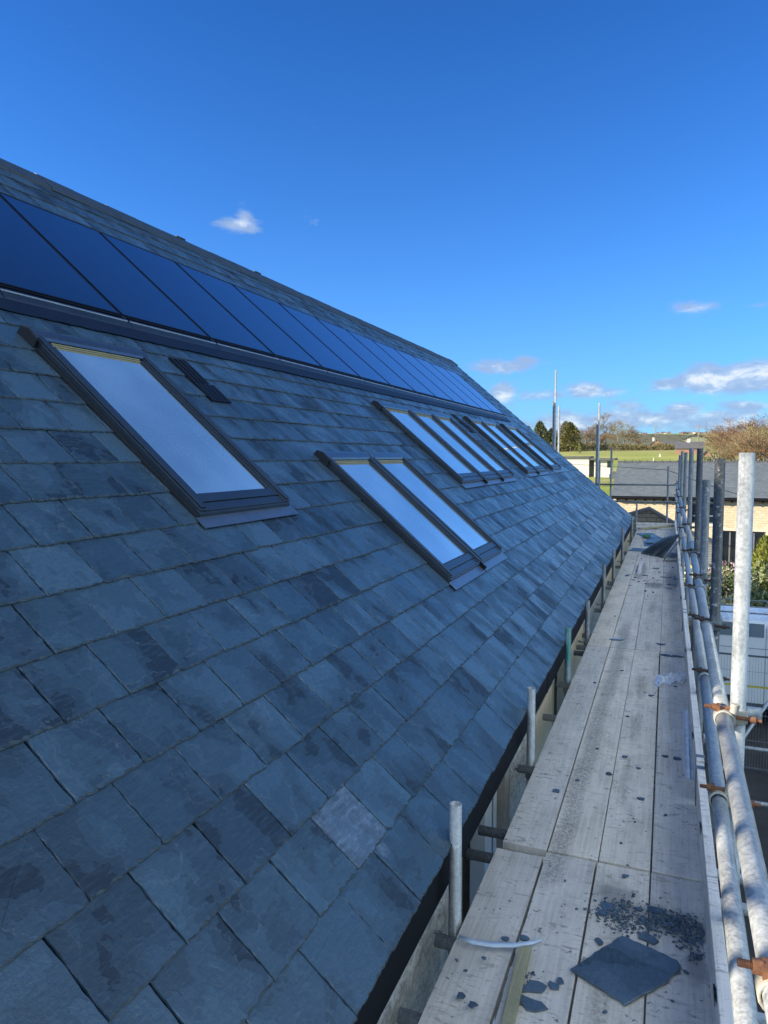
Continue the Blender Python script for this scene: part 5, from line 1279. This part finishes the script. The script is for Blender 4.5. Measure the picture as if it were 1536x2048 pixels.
# heath hedge running behind the field
rr = random.Random(71)
for (pa, pb, d, h_, n, lb) in ((1090, 1215, 228, 2.4, 3200, 'rough brown hedge behind the left part of the field'), (1215, 1345, 224, 2.1, 3600, 'tangled russet hedge behind the middle of the field'), (1405, 1440, 165, 1.8, 700, 'dark evergreen hedge by the brick bungalow')):
    xa, xb = px2x(pa, d), px2x(pb, d); mb = MB()
    for i in range(n):
        x = rr.uniform(xa, xb); y = d+rr.uniform(-2, 2); g0 = gz(x, y); z = g0+rr.random()**0.8*h_*(0.8+0.4*mnoise.noise(Vector((x*0.3, 0, d)))); s = rr.uniform(0.25, 0.7)
        dv = Vector((rr.gauss(0, 1), rr.gauss(0, 1), rr.gauss(0.5, 1))).normalized()*s; e = Vector((rr.gauss(0, 1), rr.gauss(0, .4), rr.gauss(0, .3))).normalized()*0.14
        p = Vector((x, y, z)); mb.add([p-e, p+e, p+dv], [(0, 1, 2)])
    tag(mb.build('hedge', M['hedge'] if d > 200 else M['fir'], loc=((xa+xb)/2, d, gz((xa+xb)/2, d))), lb, 'hedge')

# ------------------------------------------------------------------ trees
def bare_tree(seed, H, spread, twig, bark, name='bare_tree', dense=5, upright=0.6):
    """trunk with limbs, crown of fine branches; built at the origin, height about H"""
    rr = random.Random(seed); tr = MB(); cr = MB()
    def br(p, d, L, r, lev):
        q = p+d*L
        if lev <= 1: tr.tube(p, q, r, 6 if lev == 0 else 5, r1=r*0.65, caps=False)
        else:
            e = d.orthogonal().normalized()*r
            e = Matrix.Rotation(rr.uniform(0, 6.28), 3, d) @ e
            cr.add([p-e, p+e, q+e*0.45, q-e*0.45], [(0, 1, 2, 3)])
        if lev >= 5: return
        nb_ = (5, 4, 4, 4, 4)[lev] if dense >= 5 else (3, 4, 3, 3, 2)[lev]
        for i in range(nb_):
            f = rr.uniform(0.35, 1.0) if lev else rr.uniform(0.4, 1.0)
            nd_ = (d + Vector((rr.gauss(0, 1), rr.gauss(0, 1), rr.gauss(0, .5)))*(0.62 if lev else 0.55)*spread + Vector((0, 0, 0.22*upright))).normalized()
            br(p+d*L*f, nd_, L*rr.uniform(0.55, 0.82), max(r*0.5, 0.018 if lev > 2 else 0.025), lev+1)
    br(Vector((0, 0, -0.3)), Vector((rr.gauss(0, .05), rr.gauss(0, .05), 1)).normalized(), H*0.36, H*0.022, 0)
    root = empty(name, (0, 0, 0))
    t = tr.build('trunk', M[bark], root); c = cr.build('crown', M[twig], root)
    return root
def fir_tree(seed, H, R0, name='evergreen_tree', m_='fir', n=9000):
    rr = random.Random(seed); cr = MB(); tr = MB()
    tr.tube((0, 0, -0.3), (0, 0, H*0.92), H*0.022, 7, r1=0.03)
    lobes = [(rr.uniform(0, 6.28), rr.uniform(0.05, 0.92), rr.uniform(0.75, 1.2)) for i in range(70)]
    for i in range(n):
        a0, f0, k0 = rr.choice(lobes); f = min(0.99, max(0.04, f0+rr.gauss(0, .045))); a = a0+rr.gauss(0, .28)
        prof = (1-f)**0.80*min(1, 0.7+f*2.2)
        q = R0*prof*k0*(0.35+0.65*rr.random()**0.6); z = f*H-0.18*q
        p = Vector((q*cos(a), q*sin(a), z)); s = rr.uniform(0.25, 0.7)*H/9
        d = Vector((cos(a), sin(a), rr.gauss(0.15, .35))).normalized()*s; e = Vector((-sin(a), cos(a), rr.gauss(0, .5))).normalized()*s*0.3
        cr.add([p-e, p+e, p+d], [(0, 1, 2)])
    for i in range(40):
        f = rr.uniform(0.1, 0.85); a = rr.uniform(0, 6.28); q = R0*(1-f)**0.62*0.8; tr.tube((0, 0, f*H), (q*cos(a), q*sin(a), f*H-0.1*q), 0.05, 4, r1=0.015, caps=False)
    root = empty(name, (0, 0, 0)); tr.build('trunk', M['bark_grey'], root); cr.build('crown', M[m_], root)
    return root
protos = {}
used = set()
def plant(kind, px, d, h_, label, cat='tree', group=None, rz=0, sx=1.0):
    x = px2x(px, d); src, H = protos[kind]
    s = h_/H*(1.12 if kind[0] == 'b' else 0.92)
    if kind not in used:
        used.add(kind); o = src; o.location = (x, d, gz(x, d)); o.rotation_euler = (0, 0, rz); o.scale = (s*sx, s*sx, s); tag(o, label, cat, group)
    else:
        o = copy_tree(src, (x, d, gz(x, d)), label, rz, (s*sx, s*sx, s)); o['category'] = cat
        if group: o['group'] = group
        elif 'group' in o: del o['group']
    return o
protos['b1'] = (bare_tree(1, 9, 1.0, 'twig_brown', 'bark'), 9); protos['b2'] = (bare_tree(2, 9, 1.1, 'twig_grey', 'bark_grey'), 9)
protos['b3'] = (bare_tree(3, 9, 0.9, 'twig_olive', 'bark'), 9); protos['b4'] = (bare_tree(9, 9, 1.0, 'twig_brown', 'bark_grey'), 9)
protos['f1'] = (fir_tree(1, 10, 5.6), 10); protos['f2'] = (fir_tree(2, 10, 5.9, m_='fir_olive'), 10); protos['yb'] = (fir_tree(5, 3, 0.9, 'yellow_conifer', 'yellow_bush', 900), 3)
plant('f1', 1078, 222, 10.2, 'dark evergreen tree just right of the slate roof, behind the tallest pole', rz=0.4)
plant('f2', 1139, 220, 9.6, 'broad olive evergreen tree between the two tall poles and the bare trees', rz=1.2, sx=1.05)
plant('f2', 1055, 236, 9.0, 'dark evergreen tree half hidden behind the slate roof edge', rz=2.2)
plant('f1', 1100, 232, 8.0, 'smaller dark evergreen tree between the two large evergreens', rz=3.0)
plant('f1', 1128, 262, 12.0, 'distant dark pine top rising above the evergreens', rz=5.0, sx=0.9)
plant('yb', 1156.5, 205, 3.0, 'small bright yellow conifer at the foot of the broad evergreen')
LB = [('b2', 1118, 246, 9.0, 'grey bare tree behind the gap between the evergreens'), ('b4', 1170, 246, 10.2, 'greyish bare tree right of the broad evergreen'), ('b2', 1185, 240, 8.6, 'tangled grey bare tree left of the lone lit scaffold pole'),
      ('b2', 1211, 252, 13.0, 'tallest bare tree with a wide round crown just right of the lit scaffold pole'), ('b3', 1230, 238, 8.6, 'olive brown bare tree below the tall round crowned one'), ('b1', 1243, 228, 8.4, 'brown bare tree with pale lower trunk left of the far hillside'),
      ('b3', 1256, 228, 7.8, 'straw brown bare tree, rightmost before the hillside opens'), ('b4', 1198, 232, 7.0, 'low brown bare tree in the hedge by the lit pole'), ('b1', 1160, 256, 10.5, 'reddish bare tree top above the broad evergreen'), ('b4', 1275, 262, 6.2, 'low scrubby tree at the hedge before the far village')]
for k, (kd, px, d, h_, lb) in enumerate(LB): plant(kd, px, d, h_, lb, rz=k*1.1, sx=1.15, group='bare trees behind the field')
rr = random.Random(55)
WD = [(1425, 150, 6.6, 'b3'), (1437, 140, 6.4, 'b3'), (1448, 150, 8.2, 'b1'), (1456, 132, 6.9, 'b4'), (1467, 142, 8.8, 'b1'), (1475, 126, 7.0, 'b3'), (1484, 136, 9.2, 'b4'), (1493, 124, 8.4, 'b1'), (1502, 132, 9.6, 'b1'), (1510, 118, 8.2, 'b3'), (1519, 128, 9.8, 'b4'), (1528, 116, 8.8, 'b1'), (1538, 124, 9.8, 'b3'), (1548, 114, 9.4, 'b4'), (1562, 122, 10, 'b1'), (1442, 168, 8.4, 'b4'), (1478, 160, 10.2, 'b4'), (1512, 150, 11.0, 'b1'), (1540, 146, 11.4, 'b4'), (1495, 158, 10.6, 'b1'), (1459, 158, 9.0, 'b1'), (1528, 158, 11.4, 'b1')]
ordw = ['leftmost of the wood at the right edge', 'second from the left in the wood', 'in the left part of the wood, with a rounded top', 'low, before the left part of the wood', 'in the middle of the wood, reddish', 'low, left of the near standard top', 'grey trunked, left of the near standard top', 'right behind the near standard top', 'tall, behind the near standard top', 'pale trunked, right of the near standard top', 'tall grey trunked, right of the near standard top', 'red brown, close to the right edge', 'pale, cut by the right edge of the picture', 'beyond the right edge, only its twigs show', 'outside the right edge', 'at the back of the wood on the left', 'at the back of the wood, reddish grey', 'at the back of the wood, highest brown crown', 'at the back right of the wood', 'at the back behind the near standard', 'at the back left, red brown', 'at the back right, red brown']
for k, ((px, d, h_, kd), lb) in enumerate(zip(WD, ordw)): plant(kd, px, d, h_, 'bare tree '+lb, rz=k*0.77, sx=1.2, group='bare trees of the wood on the right')

# ------------------------------------------------------------------ buildings beyond the field, village on the hill
gabled('bungalow', px2x(1348, 200), px2x(1403, 200), 200, 206, gz(3, 200)+0.2, 1.5, 3.1, 'brick_far', 'far_roof', 'low brick bungalow with a long dark roof behind the scaffold poles', 'bungalow', chimney=px2x(1374, 200))
gabled('brick_garage', px2x(1400, 178), px2x(1421, 178), 178, 186, gz(8, 178)-0.9, 1.7, 3.3, 'brick_far', 'far_roof', 'brick gable with small windows at the right end of the bungalow', 'garage', along='y')
gabled('cottage', px2x(1296, 285), px2x(1322, 285), 285, 296, 3.3, 1.2, 3.4, 'brick_far', 'far_roof', 'cottage with a steep dark roof and white chimney beyond the hedge', 'cottage', chimney=px2x(1303, 290), along='y')
gabled('cottage', px2x(1322, 300), px2x(1350, 300), 300, 308, 3.6, 1.4, 2.9, 'brick_far', 'far_roof', 'grey roofed cottage right of the white chimney', 'cottage')
gabled('cottage', px2x(1352, 330), px2x(1392, 330), 330, 338, 3.4, 1.4, 2.8, 'white', 'far_roof', 'long pale cottage just above the bungalow roof', 'cottage', chimney=px2x(1370, 330))
rr = random.Random(77)
hp = None
for i in range(46):
    px = rr.uniform(1255, 1460); d = rr.uniform(1930, 2080); x = px2x(px, d); z = gz(x, d)
    if i < 3:
        hp_ = gabled('village_house', x, x+rr.uniform(8, 10), d, d+6, z, 3.0, 5.0, ('white', 'brick_far', 'nb_stone')[i], 'far_roof', ['white far house on the hilltop', 'brown far house on the hilltop', 'buff far house on the hilltop'][i], 'house', 'village houses along the far hilltop')
        hp_['label'] = '%s far house %s' % (('white', 'brown', 'buff')[i], 'left of the thin dark pole' if px < 1307 else ('above the cottages' if px < 1350 else ('above the bungalow' if px < 1407 else 'right of the taller mast')))
        hp = (hp or [])+[hp_]
    else:
        ci = rr.choice((0, 1, 2, 1, 2)); src = hp[ci]; o = copy_tree(src, (x, d, z), '%s far house %s' % (('white', 'brown', 'buff')[ci], 'left of the thin dark pole' if px < 1307 else ('above the cottages' if px < 1350 else ('above the bungalow' if px < 1407 else 'right of the taller mast')))); o.rotation_euler = (0, 0, rr.uniform(-0.5, 0.5)); s = rr.uniform(0.55, 0.95); o.scale = (s*rr.uniform(0.8, 1.3), s, s)
# dark copses on the hill
rr = random.Random(78)
for i in range(16):
    px = 1270+i*12+rr.uniform(-5, 5); d = rr.uniform(900, 1900); x = px2x(px, d)
    plant(rr.choice(('b4', 'b2')), px, d, rr.uniform(9, 14), 'dark copse tree %s of the far hillside, %s' % ('on the left' if px < 1330 else ('in the middle' if px < 1400 else 'on the right'), 'high up' if d > 1400 else 'low down'), rz=i, sx=2.2, group='copse trees on the far hill')
def mast(px, d, h_, label, name='radio_mast'):
    x = px2x(px, d); z = gz(x, d); mb = MB(); w0 = h_*0.016
    for a, b in ((-1, -1), (1, -1), (1, 1), (-1, 1)): mb.tube((x+a*w0, d+b*w0, z-1), (x+a*w0*0.2, d+b*w0*0.2, z+h_), h_*0.006, 4)
    for k in range(8):
        f = k/8; q = w0*(1-0.8*f); mb.tube((x-q, d-q, z+h_*f), (x+q, d-q, z+h_*(f+0.12)), h_*0.004, 4); mb.tube((x+q, d-q, z+h_*f), (x-q, d-q, z+h_*(f+0.12)), h_*0.004, 4)
    tag(mb.build(name, M['far_roof'], loc=(x, d, z)), label, 'mast')
mast(1407, 2000, 30, 'taller radio mast on the far hilltop, left of two'); mast(1429, 2000, 26, 'shorter radio mast on the far hilltop, right of two')
def utility_pole(px, d, top, label):
    x = px2x(px, d); z = gz(x, d); mb = MB(); mb.tube((x, d, z-0.3), (x, d, z+top), 0.16, 8, r1=0.11); r = empty('utility_pole', (x, d, z), label, 'utility pole')
    mb.build('pole', M['timber_wall'], r); mb = MB(); mb.box((x-0.8, d-0.06, z+top-0.6), (x+0.8, d+0.06, z+top-0.45)); mb.tube((x-0.6, d, z+top-0.45), (x-0.6, d, z+top-0.25), 0.05, 6); mb.tube((x+0.6, d, z+top-0.45), (x+0.6, d, z+top-0.25), 0.05, 6); mb.build('crossarm', M['timber_wall'], r)
utility_pole(1307, 262, 9.0, 'dark wooden pole standing above the hedge left of the cottages'); utility_pole(1392, 215, 7.2, 'pale pole behind the bungalow, left of two'); utility_pole(1409, 215, 4.6, 'short pale pole at the right end of the bungalow')
bpy.context.view_layer.update()
